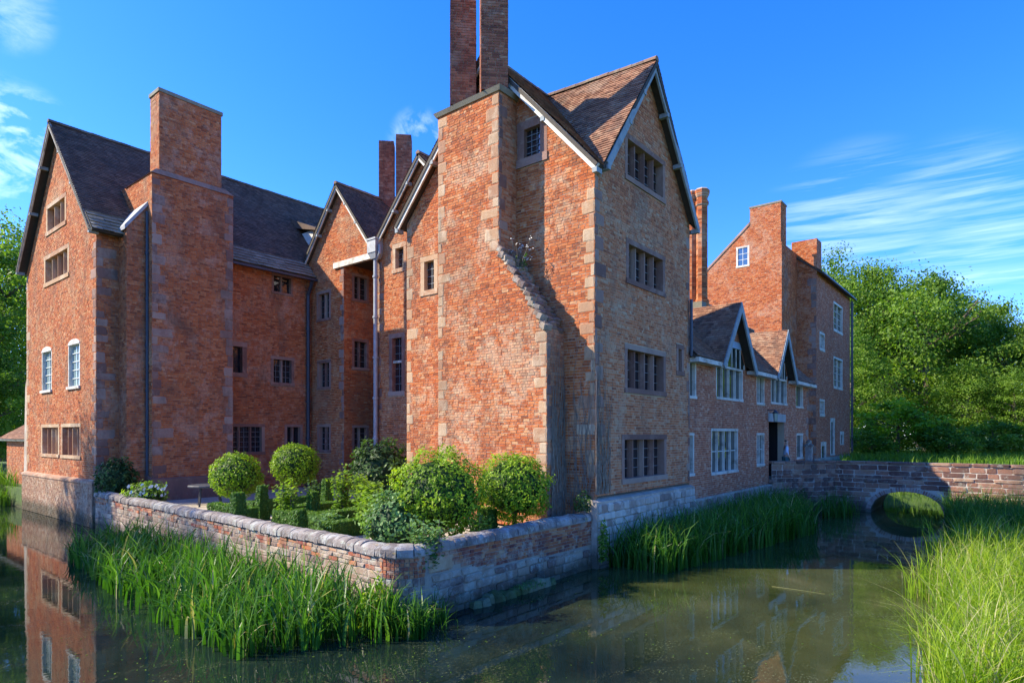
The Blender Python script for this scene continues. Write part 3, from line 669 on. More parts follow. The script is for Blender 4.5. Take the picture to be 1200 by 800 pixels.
# ---- main range (left) ------------------------------------------------
GX, GY = 8.3, 26.72
wa = (30.15, 32.8, 12.05, 13.38); wb = (29.8, 33.1, 9.87, 11.22); wc = (28.4, 30.75, 2.5, 3.9); wd = (31.05, 33.5, 2.5, 3.9)
wsa = (28.5, 29.9, 5.3, 7.28); wsb = (32.05, 33.45, 5.3, 7.28)
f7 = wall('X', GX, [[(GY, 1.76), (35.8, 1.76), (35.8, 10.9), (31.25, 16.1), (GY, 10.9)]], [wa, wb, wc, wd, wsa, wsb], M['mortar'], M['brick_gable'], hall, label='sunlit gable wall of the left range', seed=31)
window('X', GX, *wa, 3, hall, 'buff', .17, .2, (0, 0), label='upper attic window with brick-red closed lights', infill=True); window('X', GX, *wb, 4, hall, 'buff', .17, .2, (0, 0), infill=True)
window('X', GX, *wc, 4, hall, 'buff', .13, .22, (0, 0), infill=True); window('X', GX, *wd, 4, hall, 'buff', .13, .22, (0, 0), infill=True)
quoins('X', GX, GY, 1, 1.8, 10.8, 'q_pink', f7, .25, .5, seed=32); quoins('X', GX, 35.8, -1, 1.8, 10.8, 'q_buff', f7, .25, .5, seed=33)
def sash(face, c, h0, h1, z0, z1, cols, rows):
    Pm = mapper(face, c); mb = MB()
    def bx(m_, a, b, cc, d, o0, o1):
        m_.hexa([Pm(a, cc, o0), Pm(b, cc, o0), Pm(b, cc, o1), Pm(a, cc, o1), Pm(a, d, o0), Pm(b, d, o0), Pm(b, d, o1), Pm(a, d, o1)])
    # arched head
    N_ = 10; zc = z1-.22; hc = (h0+h1)/2; hw = (h1-h0)/2
    arc = [(hc+hw*math.cos(math.pi*k/N_), zc+.22*math.sin(math.pi*k/N_)) for k in range(N_+1)]
    A = [Pm(a, b, .03) for a, b in arc]; B = [Pm(a, b, -.3) for a, b in arc]; mb.face(A)
    for i in range(N_): mb.face([A[i], A[i+1], B[i+1], B[i]])
    mb.face([A[0], A[-1], B[-1], B[0]])
    bx(mb, h0, h0+.07, z0, zc, -.3, .01); bx(mb, h1-.07, h1, z0, zc, -.3, .01)
    w = mb.build('sash_window', M['white'], hall)
    s_ = MB(); bx(s_, h0-.05, h1+.05, z0-.02, z0+.09, -.3, .08); s_.build('sill', M['white'], w)
    cw = (h1-h0-.14)/cols; rh = (zc-z0-.09)/rows
    for i in range(cols):
        for j in range(rows):
            g = MB(); a = h0+.07+i*cw; b = z0+.09+j*rh; bx(g, a+.012, a+cw-.012, b+.012, b+rh-.012, -.14, -.12); g.build('pane', M['glass_pale'], w)
    g = MB()
    for i in range(cols+1): a = h0+.07+i*cw; bx(g, a-.016, a+.016, z0+.09, zc, -.13, -.09)
    for j in range(rows+1): b = z0+.09+j*rh; bx(g, h0+.07, h1-.07, b-.016, b+.016, -.131, -.088)
    g.build('glazing_bars', M['glazing'], w)
    return w
sash('X', GX, *wsa, 2, 5); sash('X', GX, *wsb, 2, 5)
# fill the brick around the arches
for a, b, c_, d_ in (wsa, wsb):
    mb = MB()
    for sgn, hh in ((1, a), (-1, b)):
        Pm = mapper('X', GX); hw = (b-a)/2; pts = [(hh, d_)]+[((a+b)/2-sgn*hw*math.cos(math.pi*k/16), d_-.22+.22*math.sin(math.pi*k/16)) for k in range(0, 9)][::-1]
        mb.face([Pm(x, z, .004) for x, z in pts], .6)
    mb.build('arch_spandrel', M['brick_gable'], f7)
mb = MB(); mb.hexa([(GX-.16, GY-.12, -1), (GX+.3, GY-.12, -1), (GX+.3, 35.95, -1), (GX-.16, 35.95, -1), (GX-.14, GY-.1, 1.66), (GX+.3, GY-.1, 1.66), (GX+.3, 35.93, 1.66), (GX-.14, 35.93, 1.66)])
gp = mb.build('plinth', M['plinth_warm'], hall)
wall('X', GX-.16, [[(GY-.1, .02), (35.9, .02), (35.9, 1.62), (GY-.1, 1.62)]], [], M['plinth_warm'], M['plinth_warm'], hall, name='plinth_facing', seed=34)
mb = MB(); mb.hexa([(GX-.2, GY-.16, 1.62), (GX+.1, GY-.16, 1.62), (GX+.1, 36, 1.62), (GX-.2, 36, 1.62), (GX-.18, GY-.14, 1.70), (GX+.1, GY-.14, 1.82), (GX+.1, 35.98, 1.82), (GX-.18, 35.98, 1.70)]); mb.build('string_course', M['plinth_warm'], hall)
# buttress at the far left corner
mb = MB(); mb.hexa([(GX+.1, 35.8, -1), (GX+1.2, 35.8, -1), (GX+1.2, 36.9, -1), (GX+.1, 36.9, -1), (GX+.1, 35.8, 7.0), (GX+1.2, 35.8, 7.0), (GX+1.2, 36.5, 5.7), (GX+.1, 36.5, 5.7)]); mb.build('buttress', M['plinth_pale'], hall)
# court wall
RE = 17.4
cw1 = (15.35, 16.42, 10.0, 10.95); cw2 = (15.3, 16.5, 5.75, 7.1); cw3 = (13.2, 15.0, 2.55, 3.95); cw4 = (16.0, 16.95, 2.55, 3.95); cw5 = (13.0, 14.15, 6.0, 7.55)
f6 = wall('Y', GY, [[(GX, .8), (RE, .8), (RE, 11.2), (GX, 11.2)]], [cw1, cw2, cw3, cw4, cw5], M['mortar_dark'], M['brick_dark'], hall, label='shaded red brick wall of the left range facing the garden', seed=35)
window('Y', GY, *cw1, 2, hall, 'stone', .1, .15, (0, 0)); window('Y', GY, *cw2, 2, hall, 'stone', .14, .18, (1, 3)); window('Y', GY, *cw3, 3, hall, 'stone', .14, .18, (1, 4))
window('Y', GY, *cw4, 2, hall, 'stone', .13, .18, (0, 0)); window('Y', GY, *cw5, 1, hall, 'stone', .2, .2, (0, 0))
quoins('Y', GY, GX, 1, .9, 10.8, 'q_pink', f6, .3, .62, seed=36)
wall('y', 35.8, [[(GX, .8), (RE+5, .8), (RE+5, 11), (GX, 11)]], [], M['mortar_dark'], M['brick_dark'], hall, seed=37, bricks=False)
# big chimney breast
BX0, BX1, BY = 9.76, 12.9, 25.5
f_b = wall('Y', BY, [[(BX0, .8), (BX1, .8), (BX1, 13.45), (BX0, 13.45)]], [], M['mortar_dark'], M['brick_dark'], hall, name='chimney_breast', label='broad dark brick chimney breast with stone quoins', seed=38)
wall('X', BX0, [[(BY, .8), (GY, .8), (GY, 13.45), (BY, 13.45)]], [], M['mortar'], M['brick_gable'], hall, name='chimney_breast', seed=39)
wall('x', BX1, [[(BY, .8), (GY+2, .8), (GY+2, 13.45), (BY, 13.45)]], [], M['mortar_dark'], M['brick_dark'], hall, name='chimney_breast', seed=40)
wall('X', BX0, [[(GY, 10.9), (GY+1.8, 10.9), (GY+1.8, 13.45), (GY, 13.45)]], [], M['mortar'], M['brick_gable'], hall, name='chimney_breast', seed=41)
quoins('Y', BY, BX0, 1, .9, 13.3, 'q_pink', f_b, .3, .6, seed=42); quoins('Y', BY, BX1, -1, .9, 13.3, 'q_pink', f_b, .3, .52, seed=43, hmin=.3, hmax=.5)
mb = MB(); mb.hexa([(BX0-.05, BY-.06, 13.42), (BX1+.05, BY-.06, 13.42), (BX1+.05, GY+1.3, 13.42), (BX0-.05, GY+1.3, 13.42), (BX0+.15, BY-.01, 13.62), (BX1-.3, BY-.01, 13.62), (BX1-.3, GY+1, 13.62), (BX0+.15, GY+1, 13.62)]); mb.build('string_course', M['stone_pink'], hall)
mb = MB(); mb.hexa([(BX0-.1, BY-.1, .7), (BX1+.08, BY-.1, .7), (BX1+.08, BY+.4, .7), (BX0-.1, BY+.4, .7), (BX0-.1, BY-.1, 1.78), (BX1+.08, BY-.1, 1.78), (BX1+.08, BY+.4, 1.95), (BX0-.1, BY+.4, 1.95)]); mb.build('plinth', M['stone_pink'], hall)
CBX0, CBX1, CBY0, CBY1 = 10.03, 12.42, 25.53, 26.35
ch = wall('Y', CBY0, [[(CBX0, 13.6), (CBX1, 13.6), (CBX1, 16.62), (CBX0, 16.62)]], [], M['mortar_dark'], M['brick_dark'], hall, name='chimney', label='tall rectangular red brick chimney on the left range', seed=44)
wall('X', CBX0, [[(CBY0, 13.6), (CBY1, 13.6), (CBY1, 16.62), (CBY0, 16.62)]], [], M['mortar'], M['brick_gable'], hall, name='chimney', seed=45)
wall('x', CBX1, [[(CBY0, 13.6), (CBY1, 13.6), (CBY1, 16.62), (CBY0, 16.62)]], [], M['mortar'], M['brick_dark'], hall, name='chimney', seed=46)
wall('y', CBY1, [[(CBX0, 13.6), (CBX1, 13.6), (CBX1, 16.62), (CBX0, 16.62)]], [], M['mortar'], M['brick_dark'], hall, name='chimney', seed=47)
mb = MB(); mb.box(CBX0-.05, CBX1+.05, CBY0-.05, CBY1+.05, 16.62, 16.76); mb.build('chimney_coping', M['slate'], hall)
# lean-to buttress with coping between gable and breast
fb = wall('Y', 25.95, [[(9.05, .8), (9.75, .8), (9.75, 12.25), (9.05, 11.3)]], [], M['mortar_dark'], M['brick_dark'], hall, name='buttress', seed=48)
wall('X', 9.05, [[(25.95, .8), (GY, .8), (GY, 11.3), (25.95, 11.3)]], [], M['mortar_dark'], M['brick_dark'], hall, name='buttress', seed=49)
mb = MB(); mb.hexa([(8.95, 25.85, 11.15), (9.76, 25.85, 12.25), (9.76, 28.0, 12.25), (8.95, 27.2, 11.15), (8.95, 25.85, 11.32), (9.76, 25.85, 12.42), (9.76, 28.0, 12.34), (8.95, 27.2, 11.24)]); mb.build('buttress_coping', M['lead'], hall)
# main roof
ME, MR_, MY = 11.0, 16.45, 31.25
slope([(7.95, 26.35, ME), (21.8, 26.35, ME), (21.8, MY, MR_), (7.95, MY, MR_)], u_x, M['tile_dark'], hall, M['dark_timber'], seed=51, w=.19, g=.13)
mroof = slope([(7.95, 36.15, ME), (21.8, 36.15, ME), (21.8, MY, MR_), (7.95, MY, MR_)], u_x, M['tile_dark'], hall, M['dark_timber'], seed=52, w=.19, g=.13)
ridge((7.95, MY, MR_+.03), (21.8, MY, MR_+.03), RIDGE_D, mroof)
# heavier stone slates along the eave
slope([(8.0, 26.2, 10.98), (17.35, 26.2, 10.98), (17.35, 26.95, 11.80), (8.0, 26.95, 11.80)], u_x, M['slate'], hall, M['dark_timber'], seed=53, w=.36, g=.22, t=.06, lift=.035, name='eave_slates')
bargeboards('X', GX-.05, MY, MR_+.02, [(26.3, ME), (36.2, ME)], M['white'], .22, .17)
mb = MB(); mb.beam((BX1, 26.12, 10.86), (17.35, 26.12, 10.86), .12, .1); mb.build('gutter', M['iron'], hall)
# ---- court gables
wF4 = [(25.05, 26.2, 8.85, 10.3), (25.05, 26.15, 5.6, 7.0), (25.05, 26.15, 2.6, 3.95)]
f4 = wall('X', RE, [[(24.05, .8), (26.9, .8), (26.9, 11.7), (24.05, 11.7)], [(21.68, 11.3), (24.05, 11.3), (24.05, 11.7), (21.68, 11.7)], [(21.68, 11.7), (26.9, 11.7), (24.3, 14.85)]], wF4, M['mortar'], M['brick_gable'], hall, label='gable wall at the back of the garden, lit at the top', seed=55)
for w_ in wF4: window('X', RE, *w_, 2, hall, 'stone', .13, .18, (0, 3))
quoins('X', RE, 24.05, 1, .9, 11.2, 'q_pink', f4, .2, .4, seed=56)
wF5 = [(17.85, 18.8, 9.7, 11.0), (17.85, 18.8, 6.5, 7.95), (17.85, 18.8, 2.6, 3.9)]
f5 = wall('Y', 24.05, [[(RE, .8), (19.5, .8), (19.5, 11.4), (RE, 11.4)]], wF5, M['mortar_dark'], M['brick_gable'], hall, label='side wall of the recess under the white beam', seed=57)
for w_ in wF5: window('Y', 24.05, *w_, 2, hall, 'stone', .12, .18, (0, 3))
wall('X', 19.5, [[(21.6, .8), (24.05, .8), (24.05, 11.4), (21.6, 11.4)]], [], M['mortar_dark'], M['brick_gable'], hall, seed=58)
wall('y', 21.62, [[(RE, .8), (19.5, .8), (19.5, 11.4), (RE, 11.4)]], [], M['mortar_dark'], M['brick_gable'], hall, seed=59)
mb = MB(); mb.box(RE, 19.5, 21.62, 24.05, 11.32, 11.4); mb.build('recess_ceiling', M['dark_timber'], hall)
mb = MB(); mb.box(RE-.10, RE+.06, 21.55, 24.75, 11.18, 11.44); mb.build('lintel_beam', M['white'], hall)
wF3 = [(19.75, 20.62, 10.3, 11.5), (19.85, 20.85, 5.1, 7.75)]
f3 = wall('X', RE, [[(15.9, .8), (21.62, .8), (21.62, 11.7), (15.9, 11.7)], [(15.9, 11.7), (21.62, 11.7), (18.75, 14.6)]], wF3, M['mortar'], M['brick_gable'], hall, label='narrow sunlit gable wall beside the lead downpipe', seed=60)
window('X', RE, *wF3[0], 1, hall, 'buff', .17, .2, (1, 3)); w_ = window('X', RE, *wF3[1], 1, hall, 'stone', .2, .16, (1, 6))
mb = MB(); mb.box(RE+.04, RE+.2, 20.05, 20.65, 6.5, 6.6); mb.build('transom', M['white'], w_)
wall('Y', 21.6, [[(RE, .8), (RE+.01, .8), (RE+.01, 1)]], [], M['mortar'], M['brick_gable'], hall, bricks=False)
quoins('X', RE, 21.62, -1, .9, 11.2, 'q_pink', f3, .15, .3, seed=61)
E2 = 11.62
slope([(17.1, 21.65, E2), (23.5, 21.65, E2), (23.5, 24.32, 15.0), (17.1, 24.32, 15.0)], u_x, M['tile_dark'], hall, M['dark_timber'], seed=62)
r4 = slope([(17.1, 27.1, E2), (23.5, 27.1, E2), (23.5, 24.32, 15.0), (17.1, 24.32, 15.0)], u_x, M['tile_dark'], hall, M['dark_timber'], seed=63)
ridge((17.1, 24.32, 15.03), (23.5, 24.32, 15.03), RIDGE_T, r4)
slope([(17.1, 21.65, E2), (24, 21.65, E2), (24, 18.75, 14.8), (17.1, 18.75, 14.8)], u_x, M['tile'], hall, M['dark_timber'], seed=64)
r3 = slope([(17.1, 15.6, E2), (24, 15.6, E2), (24, 18.75, 14.8), (17.1, 18.75, 14.8)], u_x, M['tile'], hall, M['dark_timber'], seed=65)
ridge((17.1, 18.75, 14.83), (24, 18.75, 14.83), RIDGE_T, r3)
bargeboards('X', RE, 24.32, 15.0, [(21.7, E2), (27.1, E2)], M['white'], .2, .17); bargeboards('X', RE, 18.75, 14.8, [(21.6, E2), (15.8, E2)], M['white'], .2, .17)
# bulk behind the court so no light leaks through
wall('x', 24.0, [[(15.9, .8), (36, .8), (36, 11.6), (15.9, 11.6)]], [], M['mortar_dark'], M['brick_dark'], hall, bricks=False)
wall('Y', 15.92, [[(RE, .8), (24, .8), (24, 11.6), (RE, 11.6)]], [], M['mortar_dark'], M['brick_dark'], hall, seed=66)
# little dormer on the main roof
mb = MB(); mb.box(18.3, 20.2, 27.9, 29.2, 12.5, 13.9); dm = mb.build('dormer', M['white'], hall)
mb = MB(); mb.hexa([(18.1, 27.4, 13.75), (20.3, 27.4, 13.75), (20.3, 29.6, 14.3), (18.1, 29.6, 14.3), (18.1, 27.4, 13.87), (20.3, 27.4, 13.87), (20.3, 29.6, 14.75), (18.1, 29.6, 14.75)]); mb.build('dormer_roof', M['tile_dark'], dm)
# twin chimneys behind the court gable
for i, (p_, d_, zt) in enumerate(((453.5, 31.0, 17.9), (473.5, 30.2, 17.85))):
    xx, yy = gpt(p_, d_); diag_shaft(xx, yy, .72, 13.6, zt, M['brick_flue'], M['mortar_dark'], 10+i, cap=False)
# pipes
def pipe(x, y, z0, z1, r, mat, hopper=False, hz=0, hmat=None, parent=hall):
    mb = MB(); mb.tube([(x, y, z0), (x, y, z1)], r, n=10); o = mb.build('downpipe', mat, parent)
    z = z0+.6
    mb = MB()
    while z < z1: mb.tube([(x, y, z), (x, y, z+.09)], r*1.35, n=10); z += 1.75
    mb.build('pipe_collar', mat, o)
    if hopper:
        mb = MB(); mb.hexa([(x-.14, y-.16, z1-.1), (x+.14, y-.16, z1-.1), (x+.14, y+.16, z1-.1), (x-.14, y+.16, z1-.1), (x-.22, y-.26, z1+.15), (x+.2, y-.26, z1+.15), (x+.2, y+.26, z1+.15), (x-.22, y+.26, z1+.15)])
        mb.box(x-.24, x+.2, y-.28, y+.28, z1+.15, z1+.72); mb.box(x-.27, x+.22, y-.31, y+.31, z1+.68, z1+.76); mb.build('hopper', hmat or mat, o)
    return o
pipe(17.22, 21.55, .9, 11.15, .09, M['lead'], True)
mb = MB(); mb.tube([(17.15, 21.2, 11.6), (17.12, 21.15, 11.2), (17.2, 21.45, 11.0)], .06, n=8); mb.build('overflow_pipe', M['lead'], hall)
pipe(17.15, 26.55, .9, 10.2, .085, M['iron']); mb = MB(); mb.tube([(17.15, 26.55, 10.2), (17.15, 26.3, 10.6), (17.1, 26.15, 10.8)], .085, n=8); mb.build('swan_neck', M['iron'], hall)
pipe(9.72, 25.83, 1, 12.0, .06, M['iron']); pipe(20.03, 8.47, 6.1, 8.0, .05, M['iron'])

# ---- low wing -------------------------------------------------------
WY, WX0, WX1 = 8.62, X1, 35.8
g1 = (22.4, 24.2, 26.0); g2 = (29.0, 30.5, 32.05); WE, WRz, WRy = 6.12, 9.3, 11.6
hw = [(20.16, 20.78, 4.7, 6.02), (22.62, 25.5, 4.78, 6.08), (27.25, 28.3, 4.75, 6.02), (29.25, 31.75, 4.85, 6.08), (33.35, 34.7, 4.8, 6.0),
      (20.14, 20.6, 2.05, 3.52), (22.15, 24.95, 1.98, 3.68), (27.25, 28.3, 2.1, 3.52), (33.5, 34.7, 2.2, 3.5)]
door = (28.95, 31.35, 1.45, 4.05)
def fz(g): return [(g[0]+.0, 6.05), (g[2], 6.05), (g[1], 6.05+2.35)]
f10 = wall('Y', WY, [[(WX0, .0), (WX1, .0), (WX1, 6.05), (WX0, 6.05)], fz(g1), fz(g2)], hw+[door], M['mortar'], M['brick_wing'], hall, label='low wing wall of reddish brick beside the tower', seed=70)
lights = [1, 4, 2, 3, 1, 1, 4, 2, 1]
for h_, n_ in zip(hw, lights):
    w_ = window('Y', WY, *h_, n_, hall, 'white', .08, .10, (0, 1 if h_[2] < 4 and n_ > 1 else 0), sillh=.10)
quoins('Y', WY, WX1, -1, .5, 6.0, 'q_pink', f10, .2, .45, seed=71)
for g, zt_ in ((g1, 6.85), (g2, 6.95)):   # glazing carried up into the gablet, under a blue-grey board
    def half(z): return (g[2]-g[0])/2*(1-(z-6.05)/2.35)-.16
    zb = 6.09; k_ = MB(); P_ = [(g[1]-half(zb), zb), (g[1]+half(zb), zb), (g[1]+half(zt_), zt_), (g[1]-half(zt_), zt_)]
    k_.face([(a, WY-.018, z) for a, z in P_]); gl_ = k_.build('upper_light', M['glass_wing'], hall)
    for q in range(-3, 4):
        xq = g[1]+q*(g[2]-g[0])/7.6; zq = zt_
        while half(zq) < abs(xq-g[1])+.02 and zq > zb: zq -= .03
        if zq > zb+.08: b_ = MB(); b_.box(xq-.022, xq+.022, WY-.045, WY-.012, zb, zq); b_.build('glazing_bar', M['white'], gl_)
    mb = MB(); mb.hexa([(g[1]-half(zt_), WY-.06, zt_), (g[1]+half(zt_), WY-.06, zt_), (g[1]+half(zt_), WY-.01, zt_), (g[1]-half(zt_), WY-.01, zt_), (g[1]-half(zt_+.26), WY-.06, zt_+.26), (g[1]+half(zt_+.26), WY-.06, zt_+.26), (g[1]+half(zt_+.26), WY-.01, zt_+.26), (g[1]-half(zt_+.26), WY-.01, zt_+.26)]); mb.build('fascia_board', M['blue_timber'], hall)
# wing stone base
mb = MB(); mb.box(WX0, WX1, WY-.12, WY+.2, -1, 1.25); wpl = mb.build('plinth', M['plinth_pale'], hall)
rubble('Y', WY-.12, WX0+.1, 31, 0, 1.2, 'g_stone', wpl, (.3, .7), (.18, .3), seed=72)
# doorway
mb = MB(); mb.box(door[0]-.1, door[1]+.1, WY-.05, WY+.2, 4.05, 4.42); mb.build('door_lintel', M['lead'], hall)
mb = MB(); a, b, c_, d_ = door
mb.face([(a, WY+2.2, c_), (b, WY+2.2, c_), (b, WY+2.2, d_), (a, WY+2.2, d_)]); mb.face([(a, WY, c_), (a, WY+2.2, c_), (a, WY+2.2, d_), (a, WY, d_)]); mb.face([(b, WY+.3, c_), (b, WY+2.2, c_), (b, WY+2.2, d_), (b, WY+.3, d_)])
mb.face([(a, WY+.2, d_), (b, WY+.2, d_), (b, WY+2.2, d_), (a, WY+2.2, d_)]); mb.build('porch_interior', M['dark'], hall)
mb = MB(); mb.box(a, b, WY-.2, WY+2.2, 1.3, 1.46); mb.build('threshold', M['stone_pink'], hall)
mb = MB(); mb.box(a+.12, a+1.0, WY+.9, WY+.97, 1.47, 3.7); dr = mb.build('door', M['dark_timber'], hall)
for k in range(3): mb = MB(); mb.box(a+.2, a+.92, WY+.86, WY+.9, 1.7+k*.66, 2.25+k*.66); mb.build('door_panel', M['iron'], dr)
# wall lantern by the door
mb = MB(); mb.beam((28.75, WY, 4.55), (28.75, WY-.35, 4.55), .04, .04); mb.prism(28.75, WY-.35, [(.02, 4.55), (.15, 4.42), (.13, 4.4)], 6); mb.prism(28.75, WY-.35, [(.07, 4.0), (.09, 4.04), (.02, 4.0)], 6); ln = mb.build('wall_lantern', M['iron'], hall)
mb = MB(); mb.prism(28.75, WY-.35, [(.075, 4.04), (.115, 4.4)], 6); mb.build('lantern_glass', M['glass_pale'], ln)
# wing roof with two gablets
yE = 8.32; kk = (WRz-WE)/(WRy-yE)
def zr_(y): return WE+(y-yE)*kk
segs = [(WX0, g1[0]), (g1[2], g2[0]), (g2[2], WX1+.25)]
rw = None
for i, (a, b) in enumerate(segs): rw = slope([(a, yE, WE), (b, yE, WE), (b, WRy, WRz), (a, WRy, WRz)], u_x, M['tile'], hall, M['dark_timber'], seed=73+i)
for g, zt in ((g1, 8.55), (g2, 8.3)):
    yt = yE+(zt-WE)/kk
    slope([(g[0], yE, WE), (g[1], yt, zt), (g[1], WRy, WRz), (g[0], WRy, WRz)], u_x, M['tile'], hall, M['dark_timber'], seed=80)
    slope([(g[2], yE, WE), (g[2], WRy, WRz), (g[1], WRy, WRz), (g[1], yt, zt)], u_x, M['tile'], hall, M['dark_timber'], seed=81)
    slope([(g[0]-.12, 8.22, WE-.12), (g[1], 8.22, zt), (g[1], yt+.05, zt)], u_y, M['tile'], hall, M['dark_timber'], seed=82, t=.07)
    slope([(g[2]+.12, 8.22, WE-.12), (g[1], yt+.05, zt), (g[1], 8.22, zt)], u_y, M['tile'], hall, M['dark_timber'], seed=83, t=.07)
    bargeboards('Y', 8.40, g[1], zt+.02, [(g[0]-.14, WE-.14), (g[2]+.14, WE-.14)], M['grey_timber'], .16, .24, brackets=False)
slope([(WX0, 14.9, WE), (WX1+.25, 14.9, WE), (WX1+.25, WRy, WRz), (WX0, WRy, WRz)], u_x, M['tile'], hall, M['dark_timber'], seed=84)
ridge((WX0, WRy, WRz+.03), (WX1+.2, WRy, WRz+.03), RIDGE_T, rw)
bargeboards('x', WX1+.16, WRy, WRz+.02, [(yE-.05, WE-.04), (14.9, WE)], M['white'], .09, .22, brackets=False)
for a, b in ((WX0+.05, g1[0]), (g1[2], g2[0]), (g2[2], WX1+.2)):
    mb = MB(); mb.box(a, b, 8.24, 8.6, 5.93, 6.08); mb.build('eave_board', M['white'], hall)
wall('x', WX1, [[(WY, .5), (14.6, .5), (14.6, 6.1), (11.6, 9.1), (WY, 6.1)]], [], M['mortar_dark'], M['brick_wing'], hall, seed=85)
wall('y', 14.6, [[(WX0, .5), (WX1, .5), (WX1, 6.1), (WX0, 6.1)]], [], M['mortar_dark'], M['brick_wing'], hall, bricks=False)
# fluted twin stack behind the wing roof
for i, (p_, d_) in enumerate(((811.0, 27.2), (822.5, 26.9))):
    xx, yy = gpt(p_, d_); mb = MB(); z = 9.0; top = 14.05
    prof = [(.30, 8.6), (.30, 9.2), (.235, 9.3), (.235, top-.75), (.29, top-.7), (.29, top-.6), (.24, top-.55), (.24, top-.4), (.29, top-.32), (.33, top-.2), (.33, top-.05), (.28, top)]
    mb.prism(xx, yy, [(r_-.01, z_) for r_, z_ in prof], 8, R(22.5)); c_o = mb.build('chimney_shaft', M['mortar'], hall)
    bk = MB(); rnd = random.Random(i)
    z = 8.6
    while z < top-.07:
        r_ = [prof[k][0]+(prof[k+1][0]-prof[k][0])*((z-prof[k][1])/max(.01, prof[k+1][1]-prof[k][1])) for k in range(len(prof)-1) if prof[k][1] <= z <= prof[k+1][1]][0]
        for k in range(8):
            a0 = R(22.5)+k*math.pi/4; A = Vector((xx+r_*math.cos(a0), yy+r_*math.sin(a0))); B = Vector((xx+r_*math.cos(a0+math.pi/4), yy+r_*math.sin(a0+math.pi/4))); t = rnd.random()
            d = (B-A)*.03; A2 = A+d; B2 = B-d
            bk.face([(A2.x, A2.y, z), (B2.x, B2.y, z), (B2.x, B2.y, z+.065), (A2.x, A2.y, z+.065)], t)
        z += .077
    bk.build('brickwork', M['brick_far'], c_o, kind='stuff')
mb = MB(); xx, yy = gpt(817, 27.0); mb.box(xx-.6, xx+.6, yy-.45, yy+.45, 8.2, 9.1); mb.build('chimney_base', M['slate'], hall)

# ---- far block ---------------------------------------------------------
FX = 44.0; FY = 12.25
wf = (14.4, 15.3, 15.15, 16.6)
f8 = wall('X', FX, [[(FY, 1), (23, 1), (23, 10.3), (14.35, 18.1), (FY, 16.4)]], [wf], M['mortar'], M['brick_far'], hall, label='orange brick gable of the tall far block', seed=90, bl=.24, course=.085)
window('X', FX, *wf, 1, hall, 'white', .12, .04, (1, 2), label='white boarded attic window')
chf = wall('X', FX-.02, [[(FY+.05, 16.2), (14.35, 17.6), (14.35, 19.1), (FY+.05, 19.1)]], [], M['mortar'], M['brick_far'], hall, name='chimney', seed=91)
wall('Y', FY, [[(FX, 1), (47.7, 1), (47.7, 16.4), (FX, 16.4)]], [], M['mortar_dark'], M['brick_dark'], hall, seed=92, course=.085)
wall('Y', FY+.05, [[(FX, 16.3), (FX+1.2, 16.3), (FX+1.2, 19.1), (FX, 19.1)]], [], M['mortar_dark'], M['brick_dark'], hall, name='chimney', seed=93)
mb = MB(); mb.box(FX-.06, FX+1.25, FY, 14.4, 19.1, 19.22); mb.build('chimney_coping', M['slate'], hall)
mb = MB(); mb.face([(FX+1.2, FY+.05, 16), (FX+1.2, 14.35, 16), (FX+1.2, 14.35, 19.1), (FX+1.2, FY+.05, 19.1)]); mb.face([(FX, 14.35, 16), (FX+1.2, 14.35, 16), (FX+1.2, 14.35, 19.1), (FX, 14.35, 19.1)]); mb.build('chimney_back', M['brick_far'], hall)
mb = MB(); mb.hexa([(FX-.06, 14.35, 18.02), (FX+.4, 14.35, 18.02), (FX+.4, 23.1, 10.2), (FX-.06, 23.1, 10.2), (FX-.06, 14.35, 18.2), (FX+.4, 14.35, 18.2), (FX+.4, 23.1, 10.38), (FX-.06, 23.1, 10.38)]); mb.build('gable_coping', M['stone_pink'], hall)
mb = MB(); mb.hexa([(FX+.2, 23, 10.1), (58, 23, 10.1), (58, 14.5, 17.8), (FX+.2, 14.5, 17.8), (FX+.2, 23, 10.25), (58, 23, 10.25), (58, 14.5, 17.95), (FX+.2, 14.5, 17.95)]); mb.build('roof', M['tile_dark'], hall)
BXf, BYf = 47.7, 10.95
f8b = wall('X', BXf, [[(BYf, 1), (FY, 1), (FY, 15.6), (BYf, 14.9)], [(BYf-.03, 14.9), (12.6, 14.9), (12.6, 17.3), (BYf-.03, 17.3)]], [], M['mortar'], M['brick_far'], hall, seed=94, course=.085)
quoins('X', BXf, BYf, 1, 1.5, 14.5, 'q_pink', f8b, .3, .6, hmin=.4, hmax=.6, seed=95)
hf = [(53.0, 56.2, 11.45, 13.75), (48.6, 50.1, 9.5, 10.85), (53.0, 56.2, 7.0, 9.5), (48.6, 50.1, 4.75, 6.0), (51.9, 53.4, 1.85, 4.7), (55.3, 56.7, 2.6, 3.7), (49.0, 50.6, 1.5, 2.9)]
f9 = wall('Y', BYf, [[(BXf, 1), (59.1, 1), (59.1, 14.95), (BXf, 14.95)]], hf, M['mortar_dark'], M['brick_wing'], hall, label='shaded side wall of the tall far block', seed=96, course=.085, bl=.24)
for h_ in hf[:4]: window('Y', BYf, *h_, 2, hall, 'white', .16, .12, (0, 3), sillh=.2)
for h_ in hf[4:]: window('Y', BYf, *h_, 1, hall, 'white', .3, .05, (0, 0), sillh=.1)
wall('Y', BYf-.03, [[(BXf, 14.9), (BXf+1.3, 14.9), (BXf+1.3, 17.3), (BXf, 17.3)]], [], M['mortar_dark'], M['brick_wing'], hall, name='chimney', seed=97)
